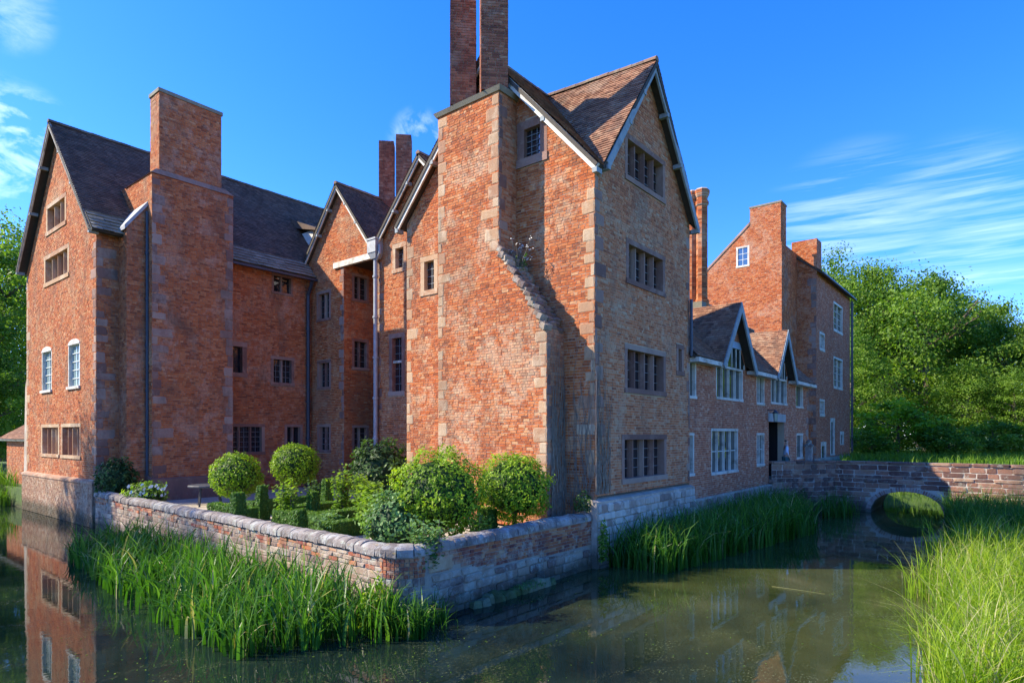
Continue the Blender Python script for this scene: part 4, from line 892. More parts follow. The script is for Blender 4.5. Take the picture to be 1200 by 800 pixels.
mb = MB(); mb.face([(BXf+1.3, BYf-.03, 14.9), (BXf+1.3, 12.6, 14.9), (BXf+1.3, 12.6, 17.3), (BXf+1.3, BYf-.03, 17.3)]); mb.face([(BXf, BYf-.03, 17.3), (BXf+1.3, BYf-.03, 17.3), (BXf+1.3, 12.6, 17.3), (BXf, 12.6, 17.3)]); mb.face([(BXf, 12.6, 15), (BXf+1.3, 12.6, 15), (BXf+1.3, 12.6, 17.3), (BXf, 12.6, 17.3)]); mb.build('chimney_back', M['brick_wing'], hall)
slope([(BXf-.1, 10.6, 14.9), (59.4, 10.6, 14.9), (59.4, 14.5, 17.9), (BXf-.1, 14.5, 17.9)], u_x, M['tile_dark'], hall, M['dark_timber'], seed=98, w=.25, g=.16)
mb = MB(); mb.beam((BXf+.2, 10.55, 14.86), (59.5, 10.55, 14.86), .14, .12); mb.build('gutter', M['iron'], hall); pipe(59.2, 10.8, 1.5, 14.7, .09, M['iron'])
mb = MB(); mb.face([(59.1, BYf, 1), (59.1, 23, 1), (59.1, 23, 14.9), (59.1, BYf, 14.9)]); mb.face([(FX, 23, 1), (59.1, 23, 1), (59.1, 23, 10.3), (FX, 23, 10.3)]); mb.face([(59.1, BYf, 14.9), (59.1, 23, 10.1), (59.1, 14.5, 17.9)]); mb.build('wall', M['brick_wing'], hall)
mb = MB(); mb.box(BXf-.1, 59.2, BYf-.15, BYf+.1, .5, 1.75); mb.build('plinth', M['plinth_pale'], hall)

# ================================================================== GARDEN WALL
gw = thing('garden_wall', 'low old brick and stone garden wall with a rounded coping, rising from the moat', 'wall', (7.7, 8.6, 0))
cY = 8.60; gc = Vector((7.45, 8.95)); end = Vector((8.22, 26.6)); dv = (gc-end); gl = dv.length; du = dv/gl    # left wall runs from its far end to the corner, outward to the right of travel
LW = ((end.x, end.y), (du.x, du.y))
mb = MB(); mb.box(7.85, 13.95, cY, cY+.35, -1, 1.26)
Pl = mapper('S', LW)
mb.hexa([Pl(0, -1, 0), Pl(gl-.1, -1, 0), Pl(gl-.1, -1, -.35), Pl(0, -1, -.35), Pl(0, 1.16, 0), Pl(gl-.1, 1.2, 0), Pl(gl-.1, 1.2, -.35), Pl(0, 1.16, -.35)])
# rounded corner core
ccx, ccy, cr = 7.98, 9.13, .53
mb.prism(ccx, ccy, [(cr, -1), (cr, 1.24)], 24)
gcore = mb.build('wall_core', M['garden_mortar'], gw)
rnd = random.Random(77)
# front section: brick courses over rubble
z = .62; k = 0
while z < 1.18:
    x = 8.35-rnd.uniform(0, .2); k += 1; lift_ = 0
    while x < 13.95:
        L_ = (.225 if rnd.random() < .62 else .115)*rnd.uniform(.95, 1.05); a, b = max(x, 8.3), min(x+L_, 13.95); x += L_
        lo = .62+.22*max(0, (10.8-a)/2.5)+.06*math.sin(a*3)-.2*max(0, (a-12)/2)
        if b-a < .05 or z < lo: continue
        stone_at('Y', cY, a+.006, b-.006, z+.006, z+.07, 'g_brick', gcore, 'brick', .05, .012*rnd.uniform(.5, 1.6), rnd)
    z += .076
z = -.08
while z < 1.0:
    h = rnd.uniform(.13, .21); x = 8.2
    while x < 13.95:
        w = rnd.uniform(.2, .55); a, b = x, min(x+w, 13.95); x += w; lo = .64+.22*max(0, (10.8-a)/2.5)+.06*math.sin(a*3)-.2*max(0, (a-12)/2)
        if z > lo-.05 or b-a < .08: continue
        p = stone_at('Y', cY, a+.006, b-.006, z+.006, min(z+h, lo)-.006, 'g_stone', gcore, 'stone', .1, .03*rnd.uniform(.3, 1.6), rnd); p.rotation_euler = (0, rnd.uniform(-.06, .06), 0)
    z += h
stone_at('Y', cY, 8.12, 8.78, .86, 1.14, 'q_buff', gcore, 'stone', .1, .02)
# corner pieces
for lvl, (z0, h, n_, key) in enumerate(((-.05, .2, 7, 'g_stone'), (.15, .19, 8, 'g_stone'), (.34, .17, 7, 'g_stone'), (.51, .16, 8, 'g_stone'), (.67, .16, 7, 'g_stone'), (.83, .075, 11, 'g_brick'), (.905, .075, 11, 'g_brick'), (.98, .075, 11, 'g_brick'), (1.055, .075, 11, 'g_brick'), (1.13, .075, 11, 'g_brick'))):
    a0, a1 = R(175), R(275)
    for k in range(n_):
        an = a0+(a1-a0)*(k+.5)/n_+rnd.uniform(-.02, .02); w = cr*(a1-a0)/n_
        piece('stone' if h > .1 else 'brick', rnd.choice(STONES[key]), gcore, (ccx+(cr-.04)*math.cos(an), ccy+(cr-.04)*math.sin(an), z0+h/2), (0, 0, an+math.pi/2), (w-.012, .12, h-.012))
# left section: mixed stones and bricks
z = -.05
while z < 1.15:
    h = rnd.uniform(.10, .19) if z < .8 else .09; h = min(h, 1.19-z); x = 0
    while x < gl-.15:
        w = rnd.uniform(.28, .62) if z < .8 else rnd.uniform(.2, .42); w *= 1+max(0, (9-x))*.05
        a, b = x, min(x+w, gl-.12); x += w
        if 1:
            if b-a > .06: stone_at('S', LW, a+.008, b-.008, z+.006, z+h-.006, 'g_stone' if z < .8 or rnd.random() < .6 else 'g_brick', gcore, 'stone', .1, .025*rnd.uniform(.3, 1.5), rnd)
    z += h
# coping: half-round stones
def cope_mesh():
    mb = MB(); n = 9; prof = [(-.5, -.5)]+[(-.5*math.cos(math.pi*k/(n-1)), -.1+.6*math.sin(math.pi*k/(n-1))) for k in range(n)]+[(.5, -.5)]
    rn = random.Random(3)
    for x in (-.5, -.2, .2, .5):
        for y, z in prof: mb.v.append((x, y*(1+rn.uniform(-.04, .04)), z*(1+rn.uniform(-.05, .05))))
    m_ = len(prof)
    for s_ in range(3):
        for k in range(m_-1): mb.f.append((s_*m_+k, s_*m_+k+1, (s_+1)*m_+k+1, (s_+1)*m_+k)); mb.t.append(.5); mb.m.append(0)
        mb.f.append((s_*m_, (s_+1)*m_, (s_+1)*m_+m_-1, s_*m_+m_-1)); mb.t.append(.5); mb.m.append(0)
    for q in (tuple(range(m_)), tuple(range(4*m_-1, 3*m_-1, -1))): mb.f.append(q); mb.t.append(.5); mb.m.append(0)
    me = mb.mesh('coping_stone', M['coping']); return me
cpm = cope_mesh()
def copes(pts_f, L_, z_f, wk=1.0):
    s_ = 0
    while s_ < L_:
        w = rnd.uniform(.09, .24); w = min(w, L_-s_); m = s_+w/2; x, y, an = pts_f(m)
        if w > .04: piece('coping_stone', cpm, gcore, (x, y, z_f(m)+rnd.uniform(-.008, .008)), (rnd.uniform(-.03, .03), rnd.uniform(-.02, .02), an+rnd.uniform(-.02, .02)), ((w-.006)*wk, min(.45, .43*rnd.uniform(.96, 1.05)), .20*rnd.uniform(.9, 1.1)))
        s_ += w
copes(lambda m: (8.0+m, cY+.16, 0), 5.95, lambda m: 1.34+.012*math.sin(m*2)+.03*m/6)
copes(lambda m: (end.x+du.x*m+du.y*(-.16), end.y+du.y*m-du.x*(-.16), math.atan2(du.y, du.x)), gl-.05, lambda m: 1.28+.05*m/gl+.012*math.sin(m*1.3))
copes(lambda m: (ccx+.37*math.cos(R(180)+m/.37), ccy+.37*math.sin(R(180)+m/.37), R(180)+m/.37+math.pi/2), .37*R(92), lambda m: 1.34, 1.5)
# mossy stones at the water line
STONES['moss'] = [unit_stone('moss_stone', masonry('moss_stone', [(0, (.05, .07, .02)), (.5, (.12, .15, .05)), (1, (.26, .24, .15))], obj=True, pale_amt=.3, soot_amt=.6, bump=1.0), i_*3+2, .16, .07) for i_ in range(4)]
x = 9.2; rnd = random.Random(88)
while x < 11.8:
    w = rnd.uniform(.16, .36); piece('moss_stone', rnd.choice(STONES['moss']), gcore, (x+w/2, cY-.07-rnd.uniform(0, .07), rnd.uniform(-.03, .06)), (rnd.uniform(-.2, .2), rnd.uniform(-.2, .2), rnd.uniform(-.2, .2)), (w, .3, rnd.uniform(.2, .34))); x += w*.85

# ================================================================== BRIDGE
br = thing('moat_bridge', 'low stone bridge with a single brick arch across the moat', 'bridge', (33, 4, 0))
BXb = 31.8; DZ = 1.48; PT = 2.24; AY0, AY1, AH, AZ0 = 2.35, 5.05, .98, .12
def arch_z(y):
    t = (y-(AY0+AY1)/2)/((AY1-AY0)/2)
    return AZ0+(AH-AZ0)*math.sqrt(max(0, 1-t*t)) if abs(t) < 1 else -9
def slab(xa_, xb_, mat, nm):
    mb = MB(); ysl = [-9, -3, AY0]+[AY0+(AY1-AY0)*k/20 for k in range(1, 20)]+[AY1, 6.6]
    for i in range(len(ysl)-1):
        a, b = ysl[i], ysl[i+1]; za = max(-1, arch_z(a)) if AY0 < a < AY1 else (-1 if not (abs(a-AY0) < 1e-6 or abs(a-AY1) < 1e-6) else AZ0)
        zb_ = max(-1, arch_z(b)) if AY0 < b < AY1 else (-1 if not (abs(b-AY0) < 1e-6 or abs(b-AY1) < 1e-6) else AZ0)
        if b <= AY0+1e-6: za = zb_ = -1
        if a >= AY1-1e-6: za = zb_ = -1
        for xx in (xa_, xb_): mb.face([(xx, a, za), (xx, b, zb_), (xx, b, PT-.1), (xx, a, PT-.1)])
        if AY0-1e-6 <= a and b <= AY1+1e-6: mb.face([(xa_, a, za), (xa_, b, zb_), (35.2, b, zb_), (35.2, a, za)])
    mb.face([(xa_, -9, PT-.1), (xb_, -9, PT-.1), (xb_, 6.6, PT-.1), (xa_, 6.6, PT-.1)])
    for yy in (AY0, AY1): mb.face([(xa_, yy, -1), (35.2, yy, -1), (35.2, yy, AZ0), (xa_, yy, AZ0)])
    return mb.build(nm, mat, br)
bc = slab(BXb, BXb+.38, M['bridge_mortar'], 'parapet_wall')
slab(34.8, 35.2, M['bridge_mortar'], 'parapet_wall')
SP = ((29.0, 8.5), (Vector((BXb, 6.5))-Vector((29.0, 8.5))).normalized()); spl = (Vector((BXb, 6.5))-Vector((29.0, 8.5))).length
Ps = mapper('S', SP); mb = MB(); mb.hexa([Ps(0, -1, 0), Ps(spl, -1, 0), Ps(spl+.2, -1, -.4), Ps(.3, -1, -.4), Ps(0, PT-.1, 0), Ps(spl, PT-.1, 0), Ps(spl+.2, PT-.1, -.4), Ps(.3, PT-.1, -.4)]); spw = mb.build('splay_wall', M['bridge_mortar'], br)
mb = MB(); mb.box(BXb+.3, 34.9, -9, 6.6, DZ-.12, DZ); mb.face([(29.2, 8.5, DZ-.01), (BXb+.3, 6.6, DZ-.01), (35.2, 6.6, DZ-.01), (35.2, 8.55, DZ-.01)]); mb.build('deck', M['gravel'], br)
rnd = random.Random(12); z = -.1; row = 0
while z < PT-.12:
    h = rnd.uniform(.15, .25); h = min(h, PT-.1-z); y = -4.0
    while y < 6.6:
        w = rnd.uniform(.35, .85); a, b = y, min(y+w, 6.58); y += w
        if b-a < .08: continue
        # keep clear of the arch ring
        rs = [(a, b)]
        lim = [arch_z(yy)+.17 for yy in (a, (a+b)/2, b)]; inside = [AY0-.2 < yy < AY1+.2 for yy in (a, (a+b)/2, b)]
        zb0 = z
        if any(i_ and z < (l_ if l_ > -5 else AZ0+.2) for i_, l_ in zip(inside, lim)):
            if inside[0] and inside[2]:
                zb0 = max(l_ for i_, l_ in zip(inside, lim) if i_)
                if zb0 > z+h-.05 or min(lim) < -5: continue
            elif z+h-.05 > max(lim) > z: zb0 = max(lim)
            elif inside[2]: b = AY0-.2
            elif inside[0]: a = AY1+.2
            if b-a < .1: continue
        stone_at('X', BXb, a+.014, b-.014, zb0+.013, z+h-.013, 'b_stone', bc, 'stone', .08, .035*rnd.uniform(.2, 1.5), rnd)
    x = 0
    while x < spl:
        w = rnd.uniform(.25, .6); a, b = x, min(x+w, spl); x += w
        if b-a > .08: stone_at('S', SP, a+.008, b-.008, z+.008, z+h-.008, 'b_stone', spw, 'stone', .08, .03*rnd.uniform(.4, 1.6), rnd)
    z += h
y = -4
while y < 6.5:
    w = rnd.uniform(.5, .95); w = min(w, 6.55-y); stone_at('X', BXb, y+.005, y+w-.005, PT-.1, PT+.02, 'b_stone', bc, 'coping_stone', .42, .05, rnd); y += w
x = 0
while x < spl: w = min(rnd.uniform(.4, .8), spl-x); stone_at('S', SP, x+.005, x+w-.005, PT-.1, PT+.02, 'b_stone', spw, 'coping_stone', .4, .05, rnd); x += w
# arch ring of bricks on edge
vm = [unit_stone('voussoir', masonry('voussoir_brick', [(0, (.22, .08, .06)), (.5, (.36, .22, .17)), (1, (.45, .38, .31))], pale=(.5, .45, .4), pale_amt=.7, obj=True), 3, .05, .02)]
nv = 44
for k in range(nv):
    an = math.pi*(k+.5)/nv; hwid = (AY1-AY0)/2; cy_ = (AY0+AY1)/2; hh = AH-AZ0
    y = cy_+(hwid+.09)*math.cos(an); z = AZ0+(hh+.09)*math.sin(an); na = math.atan2(math.sin(an)/hh, math.cos(an)/hwid)
    piece('voussoir', vm[0], bc, (BXb+.05, y, z), (na, 0, 0), (.17, .19, .066))

# ================================================================== OUTBUILDING (far left)
ob = thing('garden_outbuilding', 'small brick lean-to with a tiled roof at the far left beyond the hall', 'outbuilding', (9, 39, .7))
ox, oy = 9.0, 37.6
wall('X', ox, [[(oy+.9, .3), (oy+5, .3), (oy+5, 3.3), (oy+.9, 3.3)]], [], M['mortar'], M['brick_gable'], ob, seed=101)
wall('Y', oy, [[(ox, .3), (ox+4, .3), (ox+4, 3.3), (ox, 3.3)]], [], M['mortar'], M['brick_gable'], ob, seed=102)
slope([(ox-.3, oy-.3, 3.2), (ox-.3, oy+5.3, 3.2), (ox+3, oy+5.3, 5.4), (ox+3, oy-.3, 5.4)], u_y, M['tile'], ob, M['white'], seed=103)
mb = MB(); mb.box(ox, ox+.3, oy, oy+.35, .3, 3.2); mb.build('corner_post', M['brick_gable'], ob)

# ================================================================== PLANTS
def leaves(mb, cx, cy, cz, n, size, rx, ry, rz, rnd, shell=.6, tint=None, up=.3, aspect=.5):
    for _ in range(n):
        a = rnd.uniform(0, 2*math.pi); zz = rnd.uniform(-1, 1); r = (1-shell)+shell*1.0; r = rnd.uniform(1-shell, 1.0)**.6
        q = math.sqrt(max(0, 1-zz*zz)); d = Vector((q*math.cos(a), q*math.sin(a), zz))
        p = Vector((cx+d.x*rx*r, cy+d.y*ry*r, cz+d.z*rz*r))
        leaf(mb, p, (d+Vector((rnd.uniform(-1, 1), rnd.uniform(-1, 1), rnd.uniform(-1, 1)+up))*.8), size*rnd.uniform(.6, 1.3), rnd, tint if tint is not None else rnd.random(), aspect)
def leaf(mb, p, nrm, s, rnd, t, aspect=.5):
    nrm = nrm.normalized(); a = nrm.cross(Vector((rnd.uniform(-1, 1), rnd.uniform(-1, 1), rnd.uniform(-1, 1))))
    if a.length < .05: a = nrm.orthogonal()
    a = a.normalized()*s*.5; b = nrm.cross(a).normalized()*s*aspect*.5; n = len(mb.v)
    mb.v += [tuple(p-a), tuple(p+b), tuple(p+a), tuple(p-b)]; mb.f.append((n, n+1, n+2, n+3)); mb.t.append(t); mb.m.append(0)
def tree_meshes(seed, H, crown_r, n_clump, per, lsize, mat, trunk_h=.3, tall=1.0):
    rnd = random.Random(seed); tr = MB(); lf = MB()
    tr.tube([(0, 0, -.3), (.1, .05, H*.2), (.0, .15, H*.45), (.2, .1, H*.75)], H*.028, H*.006, 9, cap=False)
    cz = H*(trunk_h+(1-trunk_h)/2); rz = H*(1-trunk_h)/2
    for i in range(11):
        a = rnd.uniform(0, 6.28); z0 = H*rnd.uniform(.2, .6); l = crown_r*rnd.uniform(.4, .72)
        e = Vector((math.cos(a)*l, math.sin(a)*l, z0+H*rnd.uniform(.06, .2))); m_ = Vector((math.cos(a)*l*.45, math.sin(a)*l*.45, z0+H*.05))
        tr.tube([(0.05, .1, z0), tuple(m_), tuple(e)], H*.011, H*.003, 6, cap=False)
        for k in range(2):
            b = a+rnd.uniform(-.8, .8); e2 = m_+Vector((math.cos(b)*l*.5, math.sin(b)*l*.5, H*rnd.uniform(.05, .15))); tr.tube([tuple(m_), tuple(e2)], H*.005, H*.002, 5, cap=False)
    for c in range(n_clump):
        a = rnd.uniform(0, 6.28); zz = rnd.uniform(-1, 1); q = math.sqrt(1-zz*zz)*(1.0 if zz < 0 else 1.0); rr = rnd.uniform(.35, 1.0)
        prof = 1-.25*max(0, zz)-.15*abs(zz)
        C = Vector((q*math.cos(a)*crown_r*rr*prof, q*math.sin(a)*crown_r*rr*prof, cz+zz*rz*rr**.5*.97))
        s_ = crown_r*rnd.uniform(.14, .36); tb = min(1, max(0, .48+rnd.uniform(-.36, .36)))
        for _ in range(int(per*rnd.uniform(.6, 1.4))):
            d = Vector((rnd.gauss(0, .45), rnd.gauss(0, .45), rnd.gauss(0, .27))); d = d.normalized()*min(d.length, 1.05); p = C+d*s_
            leaf(lf, p, d*.9+Vector((rnd.uniform(-.8, .8), rnd.uniform(-.8, .8), rnd.uniform(-.1, 1.0))), lsize*rnd.uniform(.6, 1.35), rnd, min(1, max(0, tb+rnd.uniform(-.25, .25))), .6)
    return tr.mesh('trunk', M['bark']), lf.mesh('crown', mat)
TM = [tree_meshes(1, 17, 6.0, 210, 150, .22, M['leaf_tree'], .10), tree_meshes(2, 15, 5.4, 190, 150, .21, M['leaf_mid'], .08), tree_meshes(3, 13, 5.6, 170, 150, .22, M['leaf_tree'], .05), tree_meshes(4, 14, 5.0, 170, 130, .22, M['leaf_mid'], .08)]
BSH = [tree_meshes(11, 4.2, 2.6, 90, 60, .22, M['leaf_bright'], .0), tree_meshes(12, 3.6, 2.6, 90, 60, .22, M['leaf_mid'], .0)]
def tree(kind, px, d, top_y, label, group=None, nm='broadleaf_tree', wid=1.0, pool=None, xy=None, base=1.5, H=None, cat='tree'):
    tm = (pool or TM)[kind]; x, y = gpt(px, d) if xy is None else xy
    H0 = {0: 17, 1: 15, 2: 13, 3: 14}[kind] if pool is None else (4.2, 3.6)[kind]
    H = H or (CAMH+(HOR-top_y)/F*d-base); s = H/H0
    t = thing(nm, label, cat, (x, y, base), group); t.rotation_euler = (0, 0, random.uniform(0, 6.28)); t.scale = (s*wid, s*wid, s)
    for n_, me in zip(('trunk', 'crown'), tm):
        o = bpy.data.objects.new(n_, me); COL.objects.link(o); o.parent = t
    return t
G1 = 'trees behind the bridge'
for k_, px_, d_, ty_, wd, lb in ((0, 978, 72, 282, .85, 'tall green tree just right of the far brick block'), (1, 1022, 70, 300, .75, 'tall tree second from the far brick block, behind the bridge'), (2, 1088, 66, 308, .95, 'light green tree in the middle of the tree line beyond the bridge'),
                           (0, 1128, 72, 335, .9, 'tree right of the middle of the tree line'), (1, 1165, 68, 352, .9, 'rounded tree second from the right picture edge beyond the bridge'), (2, 1206, 64, 368, 1.0, 'tree cut by the right picture edge beyond the bridge'),
                           (3, 1000, 62, 385, 1.0, 'lower tree in front of the tall trees beside the far block'), (2, 1052, 84, 330, 1.0, 'tree at the back seen in the dip between the two highest crowns'), (1, 1078, 92, 345, 1.3, 'tree at the very back behind the middle of the tree line'), (3, 1135, 60, 420, 1.1, 'low tree above the right end of the bridge'), (3, 1190, 58, 430, 1.1, 'low tree at the right edge above the bridge')):
    tree(k_, px_, d_, ty_, lb, G1, wid=wd)
for px_, d_, ty_, k_, lb in ((1050, 55, 468, 0, 'bright yellow green bush on the bank behind the bridge'), (1020, 54, 500, 1, 'small mid green bush left of the bright bush behind the bridge'), (1110, 52, 495, 1, 'mid green bush right of the bright bush behind the bridge'), (1165, 54, 490, 1, 'mid green bush near the right edge behind the bridge')):
    tree(k_, px_, d_, ty_, lb, 'bushes on the bank behind the bridge', 'bush', 1.4, BSH, cat='bush')
G2 = 'trees at the far left'
for k_, px_, d_, ty_, lb in ((0, 0, 52, 240, 'tall dark green tree at the left picture edge'), (3, -50, 46, 300, 'dark tree beyond the left picture edge'), (1, 18, 60, 330, 'bright tree between the left edge and the gabled range'), (2, -20, 44, 400, 'lower bright green tree at the left edge')):
    tree(k_, px_, d_, ty_, lb, G2, base=.8)
# trees standing round the site, seen in the glass and the water
for xy_, H_, w_, k_, lb in (((-2.5, 40.3), 17, .42, 0, 'tall tree on the far bank left of the gabled range, out of the picture'), ((-7.5, 36.5), 19, .62, 1, 'tree on the west bank whose shade dapples the garden wall, out of the picture'), ((-9.5, 30), 15, .5, 2, 'smaller tree on the west bank, out of the picture to the left')):
    tree(k_, 0, 0, 0, lb, 'trees on the west bank', xy=xy_, H=H_, wid=w_)
G3 = 'trees around the moat'
for i_, (k_, xy_, H_, w_) in enumerate(((0, (86, -16), 17, 1.3), (1, (93, -26), 18, 1.3), (2, (102, -14), 18, 1.3), (0, (104, -36), 18, 1.3), (1, (112, -24), 19, 1.4), (2, (80, -27), 16, 1.3), (0, (40, -15), 12, 1.2), (2, (49, -15), 12, 1.2), (1, (58, -14), 13, 1.2), (0, (67, -13), 14, 1.2), (2, (77, -11), 15, 1.2), (1, (87, -8), 16, 1.2), (0, (97, -4), 17, 1.3))):
    tree(k_, 0, 0, 0, 'tree on the outer bank of the moat, out of the picture to the right', G3, xy=xy_, H=H_, wid=w_)

def ball(px, d, zc, r, n, ls, mat, label, nm='clipped_bush', trunk=True, sq=1.0, seed=0, lump=.1, core=M['leaf_dark'], group=None, cat='bush', rz=None):
    x, y = gpt(px, d); t = thing(nm, label, cat, (x, y, .93), group); rnd = random.Random(seed+int(px)); mb = MB()
    rz = rz or r*sq
    for _ in range(n):
        a = rnd.uniform(0, 6.283); zz = rnd.uniform(-1, 1); q = math.sqrt(1-zz*zz); dd = Vector((q*math.cos(a), q*math.sin(a), zz))
        nn = noise.noise(dd*2.2+Vector((px, 0, 0)))*lump+noise.noise(dd*6+Vector((0, px, 0)))*lump*.7
        rr = (1+nn)*(1-rnd.gauss(0, .06)); p = Vector((x+dd.x*r*rr, y+dd.y*r*rr, zc+dd.z*rz*rr))
        leaf(mb, p, dd+Vector((rnd.uniform(-.9, .9), rnd.uniform(-.9, .9), rnd.uniform(-.3, 1))), ls*rnd.uniform(.6, 1.35), rnd, min(1, max(0, .45+nn*2.2+rnd.uniform(-.35, .35))), .55)
    mb.build('foliage', mat, t)
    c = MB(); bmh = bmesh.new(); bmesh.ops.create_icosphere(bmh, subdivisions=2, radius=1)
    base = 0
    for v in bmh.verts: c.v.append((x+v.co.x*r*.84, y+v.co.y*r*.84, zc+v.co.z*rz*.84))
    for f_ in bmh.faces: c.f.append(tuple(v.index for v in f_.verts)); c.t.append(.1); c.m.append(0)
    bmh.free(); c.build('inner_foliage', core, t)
    if trunk: s_ = MB(); s_.tube([(x, y, .85), (x+.02, y, zc-rz*.7)], .06, .05, 8); s_.build('stem', M['bark'], t)
    return t
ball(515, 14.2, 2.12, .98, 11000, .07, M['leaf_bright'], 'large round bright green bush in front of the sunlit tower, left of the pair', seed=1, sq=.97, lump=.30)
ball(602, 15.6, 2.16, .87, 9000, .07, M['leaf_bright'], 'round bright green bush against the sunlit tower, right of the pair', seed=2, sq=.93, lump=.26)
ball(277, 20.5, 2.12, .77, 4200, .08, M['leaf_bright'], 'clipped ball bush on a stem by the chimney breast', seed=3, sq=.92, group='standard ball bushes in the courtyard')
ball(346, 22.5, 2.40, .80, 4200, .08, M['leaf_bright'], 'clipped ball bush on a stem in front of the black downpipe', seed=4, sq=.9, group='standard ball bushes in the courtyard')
ball(447, 21.5, 2.1, 1.0, 3600, .15, M['leaf_dark'], 'dark loose shrub at the foot of the lead downpipe', 'shrub', False, 1.1, 5, .35)
ball(462, 13.6, 1.45, .62, 2600, .10, M['leaf_silver'], 'grey green loose shrub in front of the large round bush', 'shrub', False, 1.15, 6, .5)
ball(137, 23.2, 1.75, .62, 2200, .12, M['leaf_dark'], 'dark green shrub in the corner beside the left gable', 'shrub', False, 1.2, 7, .35)
wf_ = ball(172, 21.5, 1.35, .58, 1500, .10, M['leaf_mid'], 'low rose bush with white flowers behind the garden wall', 'flowering_shrub', False, .8, 8, .35)
rnd = random.Random(6); x, y = gpt(172, 21.5); mb = MB()
for _ in range(26):
    a = rnd.uniform(3.2, 5.8); r_ = rnd.uniform(.3, .62); p = Vector((x+r_*math.cos(a), y+r_*math.sin(a), 1.35+rnd.uniform(0, .5)))
    for k in range(6): leaf(mb, p+Vector((rnd.uniform(-.03, .03),)*3), Vector((rnd.uniform(-1, 1), -1, rnd.uniform(0, 1))), .10, rnd, .5, .9)
mb.build('flowers', M['whitepetal'], wf_)
def upright(px, d, ztop, r, n, ls, mat, label, seed):
    x, y = gpt(px, d); t = thing('upright_shrub', label, 'shrub', (x, y, .93), 'loose upright shrubs in the courtyard'); rnd = random.Random(seed); mb = MB(); st_ = MB()
    for s_ in range(9):
        a = rnd.uniform(0, 6.28); rr = r*rnd.uniform(.1, .8); h = (ztop-.93)*rnd.uniform(.65, 1); p0 = Vector((x, y, .9)); p1 = Vector((x+rr*math.cos(a), y+rr*math.sin(a), .93+h)); st_.tube([tuple(p0), tuple((p0+p1)/2+Vector((rr*.2*math.cos(a), rr*.2*math.sin(a), 0))), tuple(p1)], .02, .006, 5)
        for _ in range(n//9):
            f_ = rnd.uniform(.12, 1.0); p = p0.lerp(p1, f_)+Vector((rnd.gauss(0, .11), rnd.gauss(0, .11), rnd.gauss(0, .04)))
            leaf(mb, p, Vector((rnd.uniform(-.8, .8), rnd.uniform(-.8, .8), 1)), ls*rnd.uniform(.6, 1.3), rnd, min(1, f_*.6+rnd.uniform(0, .4)), .55)
    mb.build('foliage', mat, t); st_.build('stem', M['bark'], t)
upright(335, 17.5, 2.25, .42, 900, .13, M['leaf_mid'], 'loose upright light green shrub left of the clipped box columns', 21)
upright(402, 18.5, 2.65, .42, 900, .13, M['leaf_mid'], 'tall loose light green shrub behind the box hedges', 22)
upright(425, 16.2, 2.25, .6, 1500, .13, M['leaf_mid'], 'broad loose light green shrub left of the large round bush', 23)
upright(385, 15.5, 1.5, .5, 700, .11, M['leaf_silver'], 'low grey green shrub just behind the garden wall', 24)
upright(500, 11.9, 1.85, .45, 1100, .10, M['leaf_silver'], 'leafy shrub overhanging the inside of the wall corner', 25)
upright(448, 14.8, 2.0, .5, 1300, .11, M['leaf_mid'], 'loose green shrub between the dark shrub and the grey green shrub', 26)
upright(560, 13.6, 1.75, .4, 900, .10, M['leaf_mid'], 'small leafy shrub in the gap between the two large round bushes', 27)
upright(372, 21.5, 1.9, .5, 900, .12, M['leaf_dark'], 'dark loose shrub under the right ball bush', 28)
upright(425, 19.5, 2.3, .5, 900, .12, M['leaf_mid'], 'loose shrub in front of the dark shrub at the downpipe', 29)
def box_plant(pts_bottom, zt, taper, label, nm, cat, group, n, seed, ls=.06, z0=.93):
    """clipped box: closed dark body with leaf-sized faces all over it"""
    rnd = random.Random(seed); cx = sum(p[0] for p in pts_bottom)/4; cy = sum(p[1] for p in pts_bottom)/4
    t = thing(nm, label, cat, (cx, cy, z0), group); top = [(cx+(x-cx)*taper, cy+(y-cy)*taper) for x, y in pts_bottom]
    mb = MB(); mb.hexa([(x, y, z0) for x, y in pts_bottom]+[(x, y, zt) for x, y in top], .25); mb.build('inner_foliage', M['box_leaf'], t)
    lf = MB()
    faces = [([Vector((*pts_bottom[i], z0)), Vector((*pts_bottom[(i+1) % 4], z0)), Vector((*top[(i+1) % 4], zt)), Vector((*top[i], zt))]) for i in range(4)]+[[Vector((*p, zt)) for p in top]]
    ar = [(f[1]-f[0]).length*(f[3]-f[0]).length for f in faces]; tot = sum(ar)
    for f, a_ in zip(faces, ar):
        nn = (f[1]-f[0]).cross(f[3]-f[0]).normalized()
        if nn.dot((f[0]+f[2])/2-Vector((cx, cy, (z0+zt)/2))) < 0: nn = -nn
        for _ in range(int(n*a_/tot)):
            u_, v_ = rnd.random(), rnd.random(); p = f[0].lerp(f[1], u_).lerp(f[3].lerp(f[2], u_), v_)+nn*(rnd.uniform(-.01, .03)+.03*noise.noise(f[0].lerp(f[2], u_)*5+Vector((v_*3, 0, 0))))
            leaf(lf, p, nn+Vector((rnd.uniform(-1, 1), rnd.uniform(-1, 1), rnd.uniform(-1, 1)))*.8, ls*rnd.uniform(.7, 1.3), rnd, min(1, rnd.uniform(.1, .8)+(.25 if nn.z > .5 else 0)), .6)  # lit tops are painted: upper leaves take a lighter tint
    lf.build('foliage', M['box_leaf'], t); return t
def sqr(px, d, r): x, y = gpt(px, d); return [(x-r, y-r), (x+r, y-r), (x+r, y+r), (x-r, y+r)]
